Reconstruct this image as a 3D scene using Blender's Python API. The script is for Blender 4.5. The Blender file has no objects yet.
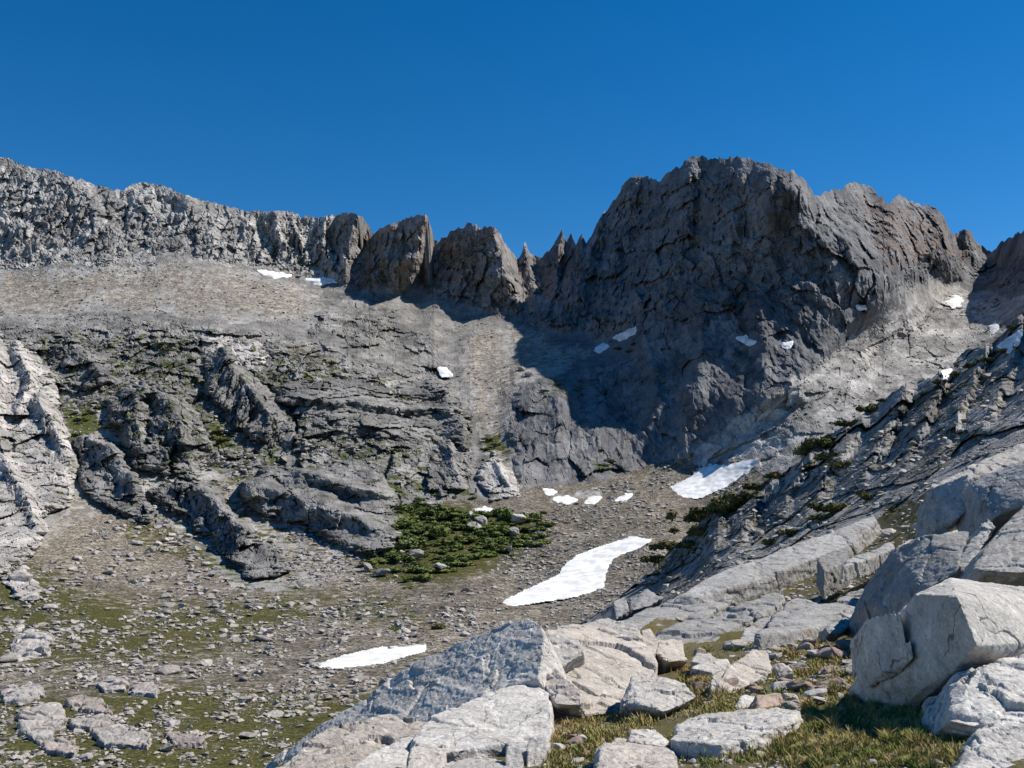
import bpy, bmesh, math, random
import numpy as np
R = math.radians
random.seed(7); RNG = np.random.default_rng(11)
C = bpy.context.scene.collection
SC = bpy.context.scene

# ------------------------------------------------------------------ camera, sky, sun, exposure
F = 1000.0                      # focal length in pixels of a 1024 wide frame
PITCH = math.atan((500 - 384) / F)
cam = bpy.data.cameras.new('camera'); cam.sensor_width = 36; cam.lens = 36 * F / 1024
cam.clip_start = 0.1; cam.clip_end = 20000
co = bpy.data.objects.new('camera', cam); C.objects.link(co)
co.location = (0, 0, 0); co.rotation_euler = (R(90) + PITCH, 0, 0); SC.camera = co

SUN_AZ, SUN_EL = R(80), R(49)   # azimuth clockwise from the viewing direction (+Y)
w = bpy.data.worlds.new('World'); SC.world = w; w.use_nodes = True
nt = w.node_tree; bg = nt.nodes['Background']
sky = nt.nodes.new('ShaderNodeTexSky'); sky.sky_type = 'NISHITA'; sky.sun_disc = False
sky.sun_elevation = SUN_EL; sky.sun_rotation = SUN_AZ
sky.altitude = 3400; sky.air_density = 1.15; sky.dust_density = 0.0; sky.ozone_density = 2.4
hs = nt.nodes.new('ShaderNodeHueSaturation'); hs.inputs['Saturation'].default_value = 1.40
nt.links.new(sky.outputs[0], hs.inputs['Color']); nt.links.new(hs.outputs[0], bg.inputs[0]); bg.inputs[1].default_value = 0.096
sl = bpy.data.lights.new('sun', 'SUN'); sl.energy = 5.0; sl.angle = R(0.53); sl.color = (1.0, 0.94, 0.84)
so = bpy.data.objects.new('sun', sl); C.objects.link(so)
so.rotation_euler = (R(90) - SUN_EL, 0, -SUN_AZ + math.pi)
SC.view_settings.view_transform = 'Standard'; SC.view_settings.look = 'None'
SC.view_settings.gamma = 1; SC.view_settings.use_curve_mapping = False
SC.view_settings.exposure = 0.34
SC.cycles.max_bounces = 4; SC.cycles.diffuse_bounces = 1; SC.cycles.glossy_bounces = 1

# ------------------------------------------------------------------ geometry of the view
ct, st = math.cos(PITCH), math.sin(PITCH)
def P3(px, py, D):
    """world point seen at pixel (px, py) whose forward distance is D metres"""
    px, py, D = np.broadcast_arrays(np.asarray(px, float), np.asarray(py, float), np.asarray(D, float))
    r = (px - 512) / F; u = (384 - py) / F
    s = D / (ct - u * st)
    return np.stack([r * s, D, (st + u * ct) * s], -1)

# ------------------------------------------------------------------ noise
def _h(ix, iy, iz, seed):
    h = (ix.astype(np.uint32) * np.uint32(374761393) + iy.astype(np.uint32) * np.uint32(668265263)
         + iz.astype(np.uint32) * np.uint32(2147483647) + np.uint32(seed * 974634 + 1013))
    h = (h ^ (h >> np.uint32(13))) * np.uint32(1274126177)
    h = (h ^ (h >> np.uint32(16))) * np.uint32(2246822519)
    return h ^ (h >> np.uint32(13))
def _u(h): return (h & np.uint32(0xFFFFFF)).astype(np.float32) / np.float32(0xFFFFFF)
def perlin(p, seed=0):
    p = p.astype(np.float32); i = np.floor(p).astype(np.int32); f = p - i
    w_ = f * f * f * (f * (f * 6 - 15) + 10); out = np.zeros(p.shape[:-1], np.float32)
    for dx in (0, 1):
        for dy in (0, 1):
            for dz in (0, 1):
                h = _h(i[..., 0] + dx, i[..., 1] + dy, i[..., 2] + dz, seed)
                gx = _u(h) * 2 - 1; gy = _u(h * np.uint32(7919)) * 2 - 1; gz = _u(h * np.uint32(104729)) * 2 - 1
                d = gx * (f[..., 0] - dx) + gy * (f[..., 1] - dy) + gz * (f[..., 2] - dz)
                ww = (w_[..., 0] if dx else 1 - w_[..., 0]) * (w_[..., 1] if dy else 1 - w_[..., 1]) * (w_[..., 2] if dz else 1 - w_[..., 2])
                out += d * ww
    return out * 1.5
def fbm(p, octs=4, seed=0, gain=0.5):
    a, o, n = 1.0, 0, 0
    for k in range(octs):
        o = o + a * perlin(p * (2.03 ** k) + k * 17.3, seed + k); n += a; a *= gain
    return o / n
def ridged(p, octs=4, seed=0):
    a, o, n = 1.0, 0, 0
    for k in range(octs):
        o = o + a * (1 - 2 * np.abs(perlin(p * (2.1 ** k) + k * 9.1, seed + k))); n += a; a *= 0.5
    return o / n
def blocks(p, seed=0, tilt=1.3, off=.45, cell=False):
    """every cell of a Voronoi lattice is a tilted facet at a height of its own"""
    p = p.astype(np.float32); i = np.floor(p).astype(np.int32)
    best = np.full(p.shape[:-1], 1e9, np.float32); sec = best.copy(); val = np.zeros_like(best); cid = np.zeros_like(best)
    for dx in (-1, 0, 1):
        for dy in (-1, 0, 1):
            for dz in (-1, 0, 1):
                cx, cy, cz = i[..., 0] + dx, i[..., 1] + dy, i[..., 2] + dz
                h = _h(cx, cy, cz, seed)
                ox = cx + _u(h); oy = cy + _u(h * np.uint32(7919)); oz = cz + _u(h * np.uint32(104729))
                vx, vy, vz = p[..., 0] - ox, p[..., 1] - oy, p[..., 2] - oz
                d = vx * vx + vy * vy + vz * vz
                h2 = h * np.uint32(2654435761)
                v = off * (_u(h2) - .5) + tilt * ((_u(h2 * np.uint32(31)) - .5) * vx + (_u(h2 * np.uint32(977)) - .5) * vy + (_u(h2 * np.uint32(5881)) - .5) * vz)
                m = d < best
                sec = np.where(m, best, np.minimum(sec, d)); val = np.where(m, v, val); cid = np.where(m, _u(h2 * np.uint32(613)), cid); best = np.where(m, d, best)
    return (val, np.sqrt(sec) - np.sqrt(best), cid) if cell else (val, np.sqrt(sec) - np.sqrt(best))

# ------------------------------------------------------------------ 2-D tools in the control grid
def seg_dist(X, Y, pts, closed=False):
    """distance to a polyline, side (+1 right of the downward line) """
    best = np.full(X.shape, 1e9); side = np.zeros(X.shape)
    pts = list(pts); n = len(pts)
    for k in range(n if closed else n - 1):
        (ax, ay), (bx, by) = pts[k][:2], pts[(k + 1) % n][:2]
        dx, dy = bx - ax, by - ay; L = dx * dx + dy * dy + 1e-9
        t = np.clip(((X - ax) * dx + (Y - ay) * dy) / L, 0, 1)
        d = np.hypot(X - ax - t * dx, Y - ay - t * dy)
        s = np.sign((X - ax) * dy - (Y - ay) * dx)
        m = d < best; best = np.where(m, d, best); side = np.where(m, s, side)
    return best, side
def inside(X, Y, poly):
    r = np.zeros(X.shape, bool); n = len(poly)
    for k in range(n):
        (ax, ay), (bx, by) = poly[k][:2], poly[(k + 1) % n][:2]
        c = ((ay > Y) != (by > Y)) & (X < (bx - ax) * (Y - ay) / ((by - ay) if by != ay else 1e-9) + ax)
        r ^= c
    return r
def poly_soft(X, Y, poly, feather):
    d, _ = seg_dist(X, Y, poly, True); d = np.where(inside(X, Y, poly), d, -d)
    return np.clip(0.5 + d / (2 * feather), 0, 1)
def along(P, d, k):
    """squeeze space along a direction, so that lattice cells come out k times longer that way"""
    d = np.array(d, float); d /= np.linalg.norm(d)
    return P + (1 / k - 1) * (P @ d)[..., None] * d
class TPS:
    def __init__(s, pts, lam=1e-4):
        a = np.array(pts, float); s.xy = a[:, :2] / 200.0; v = np.log(a[:, 2]); n = len(a)
        K = s._k(s.xy); K[np.arange(n), np.arange(n)] += lam
        A = np.zeros((n + 3, n + 3)); A[:n, :n] = K; A[:n, n] = 1; A[:n, n + 1:] = s.xy; A[n:, :n] = A[:n, n:].T
        s.c = np.linalg.solve(A, np.r_[v, 0, 0, 0])
    def _k(s, q):
        r2 = ((q[:, None, :] - s.xy[None]) ** 2).sum(-1); return 0.5 * r2 * np.log(r2 + 1e-12)
    def __call__(s, X, Y):
        q = np.stack([X.ravel(), Y.ravel()], 1) / 200.0; n = len(s.xy)
        return np.exp(s._k(q) @ s.c[:n] + s.c[n] + q @ s.c[n + 1:]).reshape(X.shape)
class Field:
    """values on a regular pixel lattice with bilinear look-up"""
    def __init__(s, x0, x1, y0, y1, h):
        s.x0, s.y0, s.h = x0, y0, h
        s.X, s.Y = np.meshgrid(np.arange(x0, x1 + h, h, dtype=float), np.arange(y0, y1 + h, h, dtype=float))
    def at(s, A, x, y):
        gx = np.clip((x - s.x0) / s.h, 0, A.shape[1] - 1.001); gy = np.clip((y - s.y0) / s.h, 0, A.shape[0] - 1.001)
        i, j = gx.astype(int), gy.astype(int); fx, fy = gx - i, gy - j
        return (A[j, i] * (1 - fx) + A[j, i + 1] * fx) * (1 - fy) + (A[j + 1, i] * (1 - fx) + A[j + 1, i + 1] * fx) * fy
def stroke_field(X, Y, strokes):
    o = np.zeros(X.shape); q_ = np.stack([X / 26, Y / 26, 0 * X], -1); X = X + 7 * fbm(q_, 3, 201); Y = Y + 7 * fbm(q_ + 50, 3, 202)
    for pts, amp, wl, wr in strokes:
        d, s = seg_dist(X, Y, pts)
        wd = np.where(s > 0, wl, wr) if False else np.where(s > 0, wr, wl)
        t_ = np.clip(1 - d / wd, 0, 1); ye, ys = pts[-1][1], pts[0][1]; amp = amp * np.clip((ye + 3 - Y) / (.45 * abs(ye - ys) + 1e-6), 0, 1); o += amp * (.6 * t_ + .4 * t_ * t_ * (3 - 2 * t_))
    return o

# ------------------------------------------------------------------ mesh tools
def new_mesh(name, V, Q, attrs=None, mat=None, smooth=False, parent=None):
    V = np.ascontiguousarray(V, np.float32).reshape(-1, 3); Q = np.ascontiguousarray(Q, np.int32)
    me = bpy.data.meshes.new(name); k = Q.shape[1]
    me.vertices.add(len(V)); me.vertices.foreach_set('co', V.ravel())
    me.loops.add(Q.size); me.loops.foreach_set('vertex_index', Q.ravel())
    me.polygons.add(len(Q)); me.polygons.foreach_set('loop_start', np.arange(0, Q.size, k, dtype=np.int32))
    try: me.polygons.foreach_set('loop_total', np.full(len(Q), k, np.int32))
    except Exception: pass
    me.update(calc_edges=True)
    if attrs is not None:
        a = me.color_attributes.new('tint', 'FLOAT_COLOR', 'POINT')
        attrs = np.asarray(attrs, np.float32); a.data.foreach_set('color', np.ascontiguousarray(attrs[:, :4]).ravel())
        if attrs.shape[1] == 5:
            a = me.attributes.new('tone', 'FLOAT', 'POINT'); a.data.foreach_set('value', np.ascontiguousarray(attrs[:, 4]))
    me.polygons.foreach_set('use_smooth', np.full(len(Q), smooth))
    if mat: me.materials.append(mat)
    o = bpy.data.objects.new(name, me); C.objects.link(o)
    if parent: o.parent = parent
    return o
def tag(o, label, cat, group=None, kind=None):
    o['label'] = label; o['category'] = cat
    if group: o['group'] = group
    if kind: o['kind'] = kind
    return o
def grid_quads(ny, nx):
    i = np.arange(ny * nx).reshape(ny, nx)
    return np.stack([i[:-1, :-1], i[1:, :-1], i[1:, 1:], i[:-1, 1:]], -1).reshape(-1, 4)
def blur(P, n):
    for _ in range(n):
        Z = np.pad(P, ((1, 1), (1, 1), (0, 0)), mode='reflect', reflect_type='odd')
        P = (Z[:-2, 1:-1] + 2 * Z[1:-1, 1:-1] + Z[2:, 1:-1]) / 4
        Z = np.pad(P, ((0, 0), (1, 1), (0, 0)), mode='reflect', reflect_type='odd')
        P = (Z[:, :-2] + 2 * Z[:, 1:-1] + Z[:, 2:]) / 4
    return P
def normals(P, n=5):
    P = blur(P, n)
    a = np.gradient(P, axis=1); b = np.gradient(P, axis=0)
    n = np.cross(b, a); n /= np.linalg.norm(n, axis=-1, keepdims=True) + 1e-9
    return n                                           # points to the viewer / up
def split_grid(P, attrs, regions, names, mats):
    """cut one height surface into adjoining named meshes"""
    ny, nx = P.shape[:2]; Q = grid_quads(ny, nx); reg = regions[:-1, :-1].ravel(); out = []
    V = P.reshape(-1, 3); A = attrs.reshape(-1, attrs.shape[-1])
    for k, nm in enumerate(names):
        q = Q[reg == k]
        if not len(q): out.append(None); continue
        u, inv = np.unique(q, return_inverse=True)
        out.append(new_mesh(nm, V[u], inv.reshape(-1, 4), A[u], mats[k]))
    return out

# ------------------------------------------------------------------ materials
def nd(nt, t, **kw):
    n = nt.nodes.new(t)
    for k, v in kw.items():
        if k in n.inputs.keys(): n.inputs[k].default_value = v
        else: setattr(n, k, v)
    return n
def mixc(nt, a, b, f, mode='MIX'):
    m = nt.nodes.new('ShaderNodeMix'); m.data_type = 'RGBA'; m.blend_type = mode
    for sock, v in ((m.inputs[6], a), (m.inputs[7], b), (m.inputs[0], f)):
        if hasattr(v, 'links'): nt.links.new(v, sock)
        elif sock == m.inputs[0]: sock.default_value = v
        else: sock.default_value = (*v, 1) if len(v) == 3 else v
    return m.outputs[2]
def ramp(nt, src, a, b, lo=0.0, hi=1.0):
    r = nt.nodes.new('ShaderNodeMapRange'); nt.links.new(src, r.inputs[0])
    r.inputs[1].default_value = a; r.inputs[2].default_value = b; r.inputs[3].default_value = lo; r.inputs[4].default_value = hi
    r.clamp = True
    return r.outputs[0]
def math_(nt, op, a, b):
    m = nt.nodes.new('ShaderNodeMath'); m.operation = op
    for s_, v in ((m.inputs[0], a), (m.inputs[1], b)):
        if hasattr(v, 'links'): nt.links.new(v, s_)
        else: s_.default_value = v
    return m.outputs[0]
def rock_mat(name, base, alt, unit, stain=0.5, rust=(.30, .19, .12), veg=(.055, .07, .02), soil=(.29, .255, .21),
             attr=True, bump=0.5, speck=0.35, perobj=False, crack=0.0, pebble=0.0):
    """unit = metres per image pixel: the smallest grain worth having"""
    m = bpy.data.materials.new(name); m.use_nodes = True; nt = m.node_tree; b = nt.nodes['Principled BSDF']
    b.inputs['Roughness'].default_value = 0.95
    try: b.inputs['Specular IOR Level'].default_value = 0.12
    except Exception: pass
    tc = nd(nt, 'ShaderNodeTexCoord'); vec = tc.outputs['Object']
    if perobj:
        oi = nd(nt, 'ShaderNodeObjectInfo'); va = nd(nt, 'ShaderNodeVectorMath'); va.operation = 'MULTIPLY_ADD'
        nt.links.new(oi.outputs['Random'], va.inputs[0]); va.inputs[1].default_value = (77, 55, 33); nt.links.new(vec, va.inputs[2]); vec = va.outputs[0]
    def noise(scale, detail=5, rough=0.6):
        n = nd(nt, 'ShaderNodeTexNoise', Scale=scale, Detail=detail, Roughness=rough); nt.links.new(vec, n.inputs['Vector'])
        return n.outputs['Fac']
    big = noise(0.02 / unit, 6, .6); mid = noise(0.09 / unit, 5, .65); fine = noise(0.45 / unit, 4, .7)
    col = mixc(nt, base, alt, ramp(nt, big, .38, .62))
    if perobj: col = mixc(nt, col, tuple(c * .72 for c in alt), ramp(nt, oi.outputs['Random'], 0.2, 1, 0, .9))
    dk = tuple(c * (1 - stain) for c in alt)
    col = mixc(nt, col, dk, ramp(nt, mid, .52, .70, 0, .8))
    lt = tuple(min(.8, c * 1.3) for c in base)
    col = mixc(nt, col, lt, ramp(nt, mid, .44, .30, 0, .6))
    if attr:
        ta = nd(nt, 'ShaderNodeAttribute', attribute_name='tone')
        col = mixc(nt, col, ramp(nt, ta.outputs['Fac'], -.5, .5, .52, 1.48), 1.0, 'MULTIPLY')
        at = nd(nt, 'ShaderNodeVertexColor', layer_name='tint'); sp = nd(nt, 'ShaderNodeSeparateColor')
        nt.links.new(at.outputs['Color'], sp.inputs[0])
        def brk(sock, k=.6):
            s_ = math_(nt, 'ADD', sock, math_(nt, 'MULTIPLY', math_(nt, 'SUBTRACT', mid, .5), k * 2))
            return ramp(nt, s_, .40, .62)
        pb = nd(nt, 'ShaderNodeTexVoronoi', Scale=pebble or .45 / unit); nt.links.new(vec, pb.inputs['Vector'])
        p2 = nd(nt, 'ShaderNodeTexVoronoi', Scale=(pebble or .45 / unit) * .37); nt.links.new(vec, p2.inputs['Vector'])
        sr, s2 = nd(nt, 'ShaderNodeSeparateColor'), nd(nt, 'ShaderNodeSeparateColor'); nt.links.new(pb.outputs['Color'], sr.inputs[0]); nt.links.new(p2.outputs['Color'], s2.inputs[0])
        peb = mixc(nt, (.55, .55, .55), (1.75, 1.7, 1.65), math_(nt, 'MAXIMUM', ramp(nt, sr.outputs[0], .35, 1), ramp(nt, s2.outputs[0], .86, .9)))
        if pebble: col = mixc(nt, col, peb, 1.0, 'MULTIPLY')
        col = mixc(nt, col, mixc(nt, tuple(c * .85 for c in soil), peb, 1.0, 'MULTIPLY'), math_(nt, 'MULTIPLY', brk(sp.outputs[1], .9), .7))
        col = mixc(nt, col, rust, math_(nt, 'MULTIPLY', brk(sp.outputs[2], .5), .7))
        vg = mixc(nt, veg, (veg[0] * 1.9, veg[1] * 1.5, veg[2] * 1.6), ramp(nt, fine, .4, .65))
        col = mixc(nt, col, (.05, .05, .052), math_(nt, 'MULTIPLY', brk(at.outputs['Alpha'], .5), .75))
        col = mixc(nt, col, vg, brk(sp.outputs[0], 1.0))
    col = mixc(nt, col, ramp(nt, fine, .3, .7, 1 - speck, 1 + speck * .6), 1.0, 'MULTIPLY')
    if not attr:
        lich = noise(.16 / unit, 4, .75); col = mixc(nt, col, (.13, .13, .125), ramp(nt, lich, .60, .68, 0, .55))
        col = mixc(nt, col, (.36, .25, .16), ramp(nt, noise(.035 / unit, 5, .7), .58, .70, 0, .5))
    if crack:
        vo = nd(nt, 'ShaderNodeTexVoronoi', feature='DISTANCE_TO_EDGE', Scale=crack); nt.links.new(vec, vo.inputs['Vector'])
        wv = nd(nt, 'ShaderNodeVectorMath'); wv.operation = 'ADD'; nt.links.new(vec, wv.inputs[0])
        nn = nd(nt, 'ShaderNodeTexNoise', Scale=crack * 1.5, Detail=3); nt.links.new(vec, nn.inputs['Vector']); nt.links.new(nn.outputs['Color'], wv.inputs[1])
        nt.links.new(wv.outputs[0], vo.inputs['Vector'])
        col = mixc(nt, col, (.07, .06, .055), math_(nt, 'MULTIPLY', ramp(nt, vo.outputs['Distance'], .018, .004, 0, .8), ramp(nt, big, .45, .6)))
    nt.links.new(col, b.inputs['Base Color'])
    bp = nd(nt, 'ShaderNodeBump', Strength=bump, Distance=unit * 1.6)
    nt.links.new(math_(nt, 'ADD', fine, mid), bp.inputs['Height']); nt.links.new(bp.outputs[0], b.inputs['Normal'])
    return m
def plain_mat(name, a, b_, scale, rough=.9, bump=0.0, transl=0.0):
    m = bpy.data.materials.new(name); m.use_nodes = True; nt = m.node_tree; b = nt.nodes['Principled BSDF']
    b.inputs['Roughness'].default_value = rough
    try: b.inputs['Specular IOR Level'].default_value = 0.1
    except Exception: pass
    tc = nd(nt, 'ShaderNodeTexCoord'); n = nd(nt, 'ShaderNodeTexNoise', Scale=scale, Detail=4); nt.links.new(tc.outputs['Object'], n.inputs['Vector'])
    nt.links.new(mixc(nt, a, b_, ramp(nt, n.outputs['Fac'], .4, .6)), b.inputs['Base Color'])
    if bump:
        bp = nd(nt, 'ShaderNodeBump', Strength=bump, Distance=.3); nt.links.new(n.outputs['Fac'], bp.inputs['Height']); nt.links.new(bp.outputs[0], b.inputs['Normal'])
    return m
M_FAR = rock_mat('granite_headwall', (.38, .37, .355), (.25, .24, .232), .65, .62)
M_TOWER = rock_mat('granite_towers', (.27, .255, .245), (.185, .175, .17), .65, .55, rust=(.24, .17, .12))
M_LEDGE = rock_mat('granite_ledges', (.285, .275, .262), (.15, .146, .14), .55, .62)
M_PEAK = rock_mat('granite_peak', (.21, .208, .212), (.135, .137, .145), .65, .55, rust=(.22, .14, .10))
M_FLOOR = rock_mat('valley_gravel', (.215, .195, .165), (.145, .13, .105), .30, .5, veg=(.056, .063, .019), speck=.5, bump=.9, pebble=1.9)
M_PALE = rock_mat('granite_pale', (.46, .43, .41), (.33, .315, .30), .42, .5)
M_OUT = rock_mat('granite_outcrop', (.25, .242, .235), (.15, .147, .145), .42, .6)
M_DARK = rock_mat('granite_dark_slope', (.31, .30, .29), (.19, .187, .184), .15, .6, veg=(.05, .052, .016))
M_SOIL = rock_mat('bench_soil', (.16, .135, .095), (.11, .09, .06), .012, .4, soil=(.26, .24, .22), veg=(.075, .075, .022))
M_FG = rock_mat('granite_near', (.62, .595, .56), (.50, .475, .445), .016, .45, attr=False, bump=.6, speck=.3, perobj=True, crack=1.1)
M_FGT = rock_mat('granite_near_tan', (.56, .51, .46), (.46, .415, .37), .016, .45, attr=False, bump=.6, speck=.3, perobj=True, crack=1.1)
M_FGG = rock_mat('granite_near_grey', (.42, .415, .41), (.32, .315, .31), .03, .5, attr=False, bump=.6, speck=.3, perobj=True, crack=.5)
M_FG2 = rock_mat('meadow_slab_granite', (.47, .44, .42), (.36, .335, .315), .13, .4, attr=False, bump=.5, perobj=True)
M_FGT2 = rock_mat('meadow_slab_pinkish', (.42, .37, .34), (.30, .26, .24), .13, .4, attr=False, bump=.5, perobj=True)
M_PINK = rock_mat('granite_near_pinkish', (.46, .36, .30), (.34, .26, .22), .016, .45, attr=False, bump=.6, speck=.3, perobj=True, crack=1.1)
M_BOULD = rock_mat('boulder_granite', (.50, .47, .44), (.36, .335, .31), .12, .5, attr=False, bump=.5, perobj=True)
M_SCREE = rock_mat('scree_granite', (.44, .41, .38), (.31, .285, .26), .3, .5, attr=False, bump=.2)
M_SNOW = plain_mat('old_snow', (.86, .87, .89), (.62, .62, .61), .25, .6, .35)
M_LEAF = plain_mat('krummholz_needles', (.080, .108, .030), (.15, .175, .055), .5)
M_LEAFL = plain_mat('pale_willow_leaves', (.12, .155, .045), (.20, .21, .07), .5)
M_LEAFD = plain_mat('dark_shrub_leaves', (.068, .074, .028), (.13, .125, .05), 1.5)
M_WOOD = plain_mat('shrub_wood', (.16, .12, .09), (.10, .08, .06), 2)
M_GREEN = plain_mat('green_grass', (.16, .185, .05), (.32, .29, .10), 1.3)
M_RUST = plain_mat('russet_grass', (.35, .24, .11), (.34, .28, .12), 1.3)

# ------------------------------------------------------------------ 1. the cirque: one surface, cut into adjoining named pieces
SKY = [(-320, 120), (-200, 150), (-120, 140), (-60, 150), (0, 159), (10, 158), (20, 164), (34, 169), (48, 169), (68, 176), (85, 181), (96, 186), (109, 189), (123, 191), (132, 184),
       (150, 183), (164, 186), (185, 195), (205, 201), (232, 208), (246, 212), (273, 212), (290, 212), (301, 217), (325, 218), (337, 215), (354, 213), (362, 217), (367, 225), (374, 234),
       (381, 229), (398, 222), (417, 216), (427, 217), (431, 227), (434, 239), (439, 241), (453, 230), (470, 224), (480, 225), (494, 228), (501, 237), (507, 246), (518, 259), (521, 255),
       (525, 243), (530, 257), (542, 260), (549, 251), (557, 240), (562, 230), (567, 243), (571, 231), (576, 247), (581, 233), (586, 245), (591, 236), (596, 225), (603, 215), (613, 203),
       (622, 188), (631, 177), (641, 178), (653, 179), (661, 181), (672, 171), (688, 160), (701, 158), (725, 159), (741, 157), (753, 161), (770, 166), (787, 172), (794, 172), (804, 181),
       (814, 197), (820, 199), (824, 193), (841, 189), (852, 183), (865, 185), (879, 195), (888, 205), (893, 202), (899, 197), (913, 203), (934, 207), (944, 219), (953, 238), (961, 231), (968, 228), (978, 245),
       (989, 252), (994, 251), (1002, 243), (1016, 234), (1024, 231), (1080, 215), (1150, 225), (1240, 200), (1360, 180)]
CTRL = [  # (px, py, forward distance)
    (-320, 110, 700), (-320, 270, 620), (-320, 400, 480), (-320, 560, 300), (-320, 700, 150), (-320, 860, 88),
    (-100, 150, 730), (-100, 265, 665), (-100, 320, 585),
    (0, 158, 750), (0, 215, 720), (0, 268, 690), (0, 320, 610), (0, 400, 500), (0, 480, 410), (0, 560, 310), (0, 610, 250), (0, 660, 190), (0, 740, 125), (0, 860, 85),
    (130, 185, 765), (130, 235, 735), (130, 275, 700), (130, 320, 625), (150, 400, 520), (150, 480, 440), (150, 520, 395), (150, 560, 345), (150, 600, 285), (150, 640, 215), (150, 680, 170), (150, 740, 125), (150, 860, 85),
    (245, 211, 785), (245, 262, 755), (250, 320, 650), (270, 400, 540), (270, 480, 455), (270, 540, 385), (280, 600, 290), (280, 640, 225), (280, 690, 165), (280, 760, 118),
    (330, 217, 810), (320, 280, 775), (340, 330, 670), (360, 400, 550), (370, 470, 465), (380, 550, 365), (380, 600, 290), (380, 655, 205), (380, 740, 125),
    (400, 222, 835), (400, 290, 800), (420, 350, 680), (440, 420, 560), (440, 490, 450), (450, 540, 375), (450, 590, 300), (450, 640, 225),
    (475, 225, 850), (480, 300, 800), (490, 350, 690), (495, 400, 590), (500, 450, 510), (520, 490, 450), (545, 525, 395), (540, 595, 300), (540, 650, 215), (540, 760, 120),
    (530, 255, 880), (530, 300, 800), (560, 240, 870), (548, 340, 700), (600, 225, 835), (575, 300, 760), (605, 345, 665), (560, 400, 565), (545, 440, 520), (560, 480, 470), (600, 500, 440),
    (640, 178, 778), (640, 250, 720), (645, 320, 636), (640, 400, 562), (640, 455, 510), (650, 490, 455), (640, 540, 360), (650, 600, 280), (650, 700, 170), (650, 820, 100),
    (740, 158, 640), (740, 250, 592), (735, 320, 562), (720, 400, 524), (700, 450, 492), (700, 490, 450), (740, 475, 450), (720, 540, 370),
    (800, 180, 612), (815, 250, 576), (825, 300, 556), (800, 360, 530), (770, 420, 490), (790, 450, 450), (800, 520, 380), (800, 620, 260), (800, 800, 120),
    (850, 190, 720), (870, 240, 640), (882, 290, 585), (870, 340, 585), (860, 390, 510), (860, 440, 440), 
    (940, 212, 800), (940, 260, 740), (930, 300, 690), (930, 350, 585), (930, 400, 490), (940, 500, 380), (940, 650, 240),
    (990, 252, 840), (990, 290, 720), (1024, 232, 700), (1024, 290, 620), (1024, 350, 540), (1060, 450, 420), (1060, 650, 240), (1060, 800, 130),
    (1150, 225, 640), (1150, 320, 540), (1150, 450, 400), (1360, 180, 560), (1360, 320, 440), (1360, 600, 240), (1360, 860, 110)]
STROKES = [  # arete lines, metres towards the viewer, falling over wl pixels on the left and wr on the right
    ([(358, 214), (352, 250), (345, 288)], 38, 26, 8), ([(427, 217), (417, 255), (404, 292)], 82, 50, 12), ([(392, 226), (382, 260), (370, 288)], 14, 14, 9),
    ([(496, 228), (505, 265), (520, 312)], 86, 60, 12), ([(470, 226), (462, 270), (450, 300)], 10, 16, 10), ([(525, 247), (532, 280), (540, 320)], 16, 12, 8),
    ([(562, 234), (556, 270), (548, 310)], 18, 16, 8), ([(581, 238), (574, 270), (566, 300)], 16, 12, 7),
    ([(600, 222), (588, 262), (570, 312), (560, 345)], 26, 26, 14), ([(631, 178), (622, 225), (612, 270), (590, 330)], 16, 40, 12),
    ([(690, 161), (688, 215), (672, 270), (655, 322)], 14, 44, 12), ([(741, 157), (735, 215), (728, 275)], 9, 34, 10), ([(770, 166), (772, 220), (770, 280)], 8, 26, 8),
    ([(800, 180), (825, 215), (855, 250), (884, 292)], 46, 66, 22), ([(893, 203), (898, 245), (908, 280)], 46, 34, 14), ([(852, 184), (858, 215), (868, 245)], 36, 28, 12),
    ([(940, 212), (946, 250), (958, 282)], 46, 30, 12), ([(968, 231), (976, 262)], 30, 16, 8), ([(913, 204), (918, 240), (926, 270)], 14, 14, 10),
    ([(512, 392), (511, 430), (520, 476)], 6, 12, 60), ([(884, 296), (835, 340), (775, 392), (730, 425), (700, 470)], 36, 105, 60), ([(560, 395), (556, 440), (565, 484)], 7, 12, 18), ([(600, 380), (596, 420), (605, 470)], 7, 16, 18), ([(650, 350), (655, 400), (650, 455)], 9, 20, 16),
    ([(700, 300), (702, 350), (690, 420), (682, 455)], 12, 20, 18), ([(758, 300), (765, 350), (760, 400)], 10, 18, 14),
    ([(475, 330), (470, 380), (476, 430)], 5, 18, 14), ([(440, 300), (430, 340), (452, 370)], 9, 18, 10),
    ([(275, 215), (282, 245), (286, 262)], 11, 14, 7), ([(297, 232), (304, 250), (309, 270)], 9, 10, 6), ([(330, 218), (322, 240), (330, 275)], 13, 18, 8), ([(250, 228), (252, 245), (262, 264)], 7, 10, 8),
    ([(185, 196), (215, 235), (246, 262)], 8, 30, 10), ([(70, 178), (95, 220), (120, 250)], 7, 34, 16), ([(20, 230), (40, 250), (60, 266)], 5, 16, 10),
    ([(880, 300), (830, 345), (780, 390), (720, 450)], 5, 10, 14), ([(930, 300), (880, 345), (820, 400), (770, 450)], 5, 10, 16), ([(980, 300), (930, 340), (880, 380)], 6, 12, 16)]
FLD = Field(-330, 1370, 90, 880, 4)
D1 = TPS(CTRL)(FLD.X, FLD.Y) - stroke_field(FLD.X, FLD.Y, STROKES) * 1.0
def soft(fl, items):
    """paint soft polygons on a field's lattice"""
    o = np.zeros(fl.X.shape)
    for poly, val, fe in items: o = np.maximum(o, val * poly_soft(fl.X, fl.Y, poly, fe))
    return o
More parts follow.
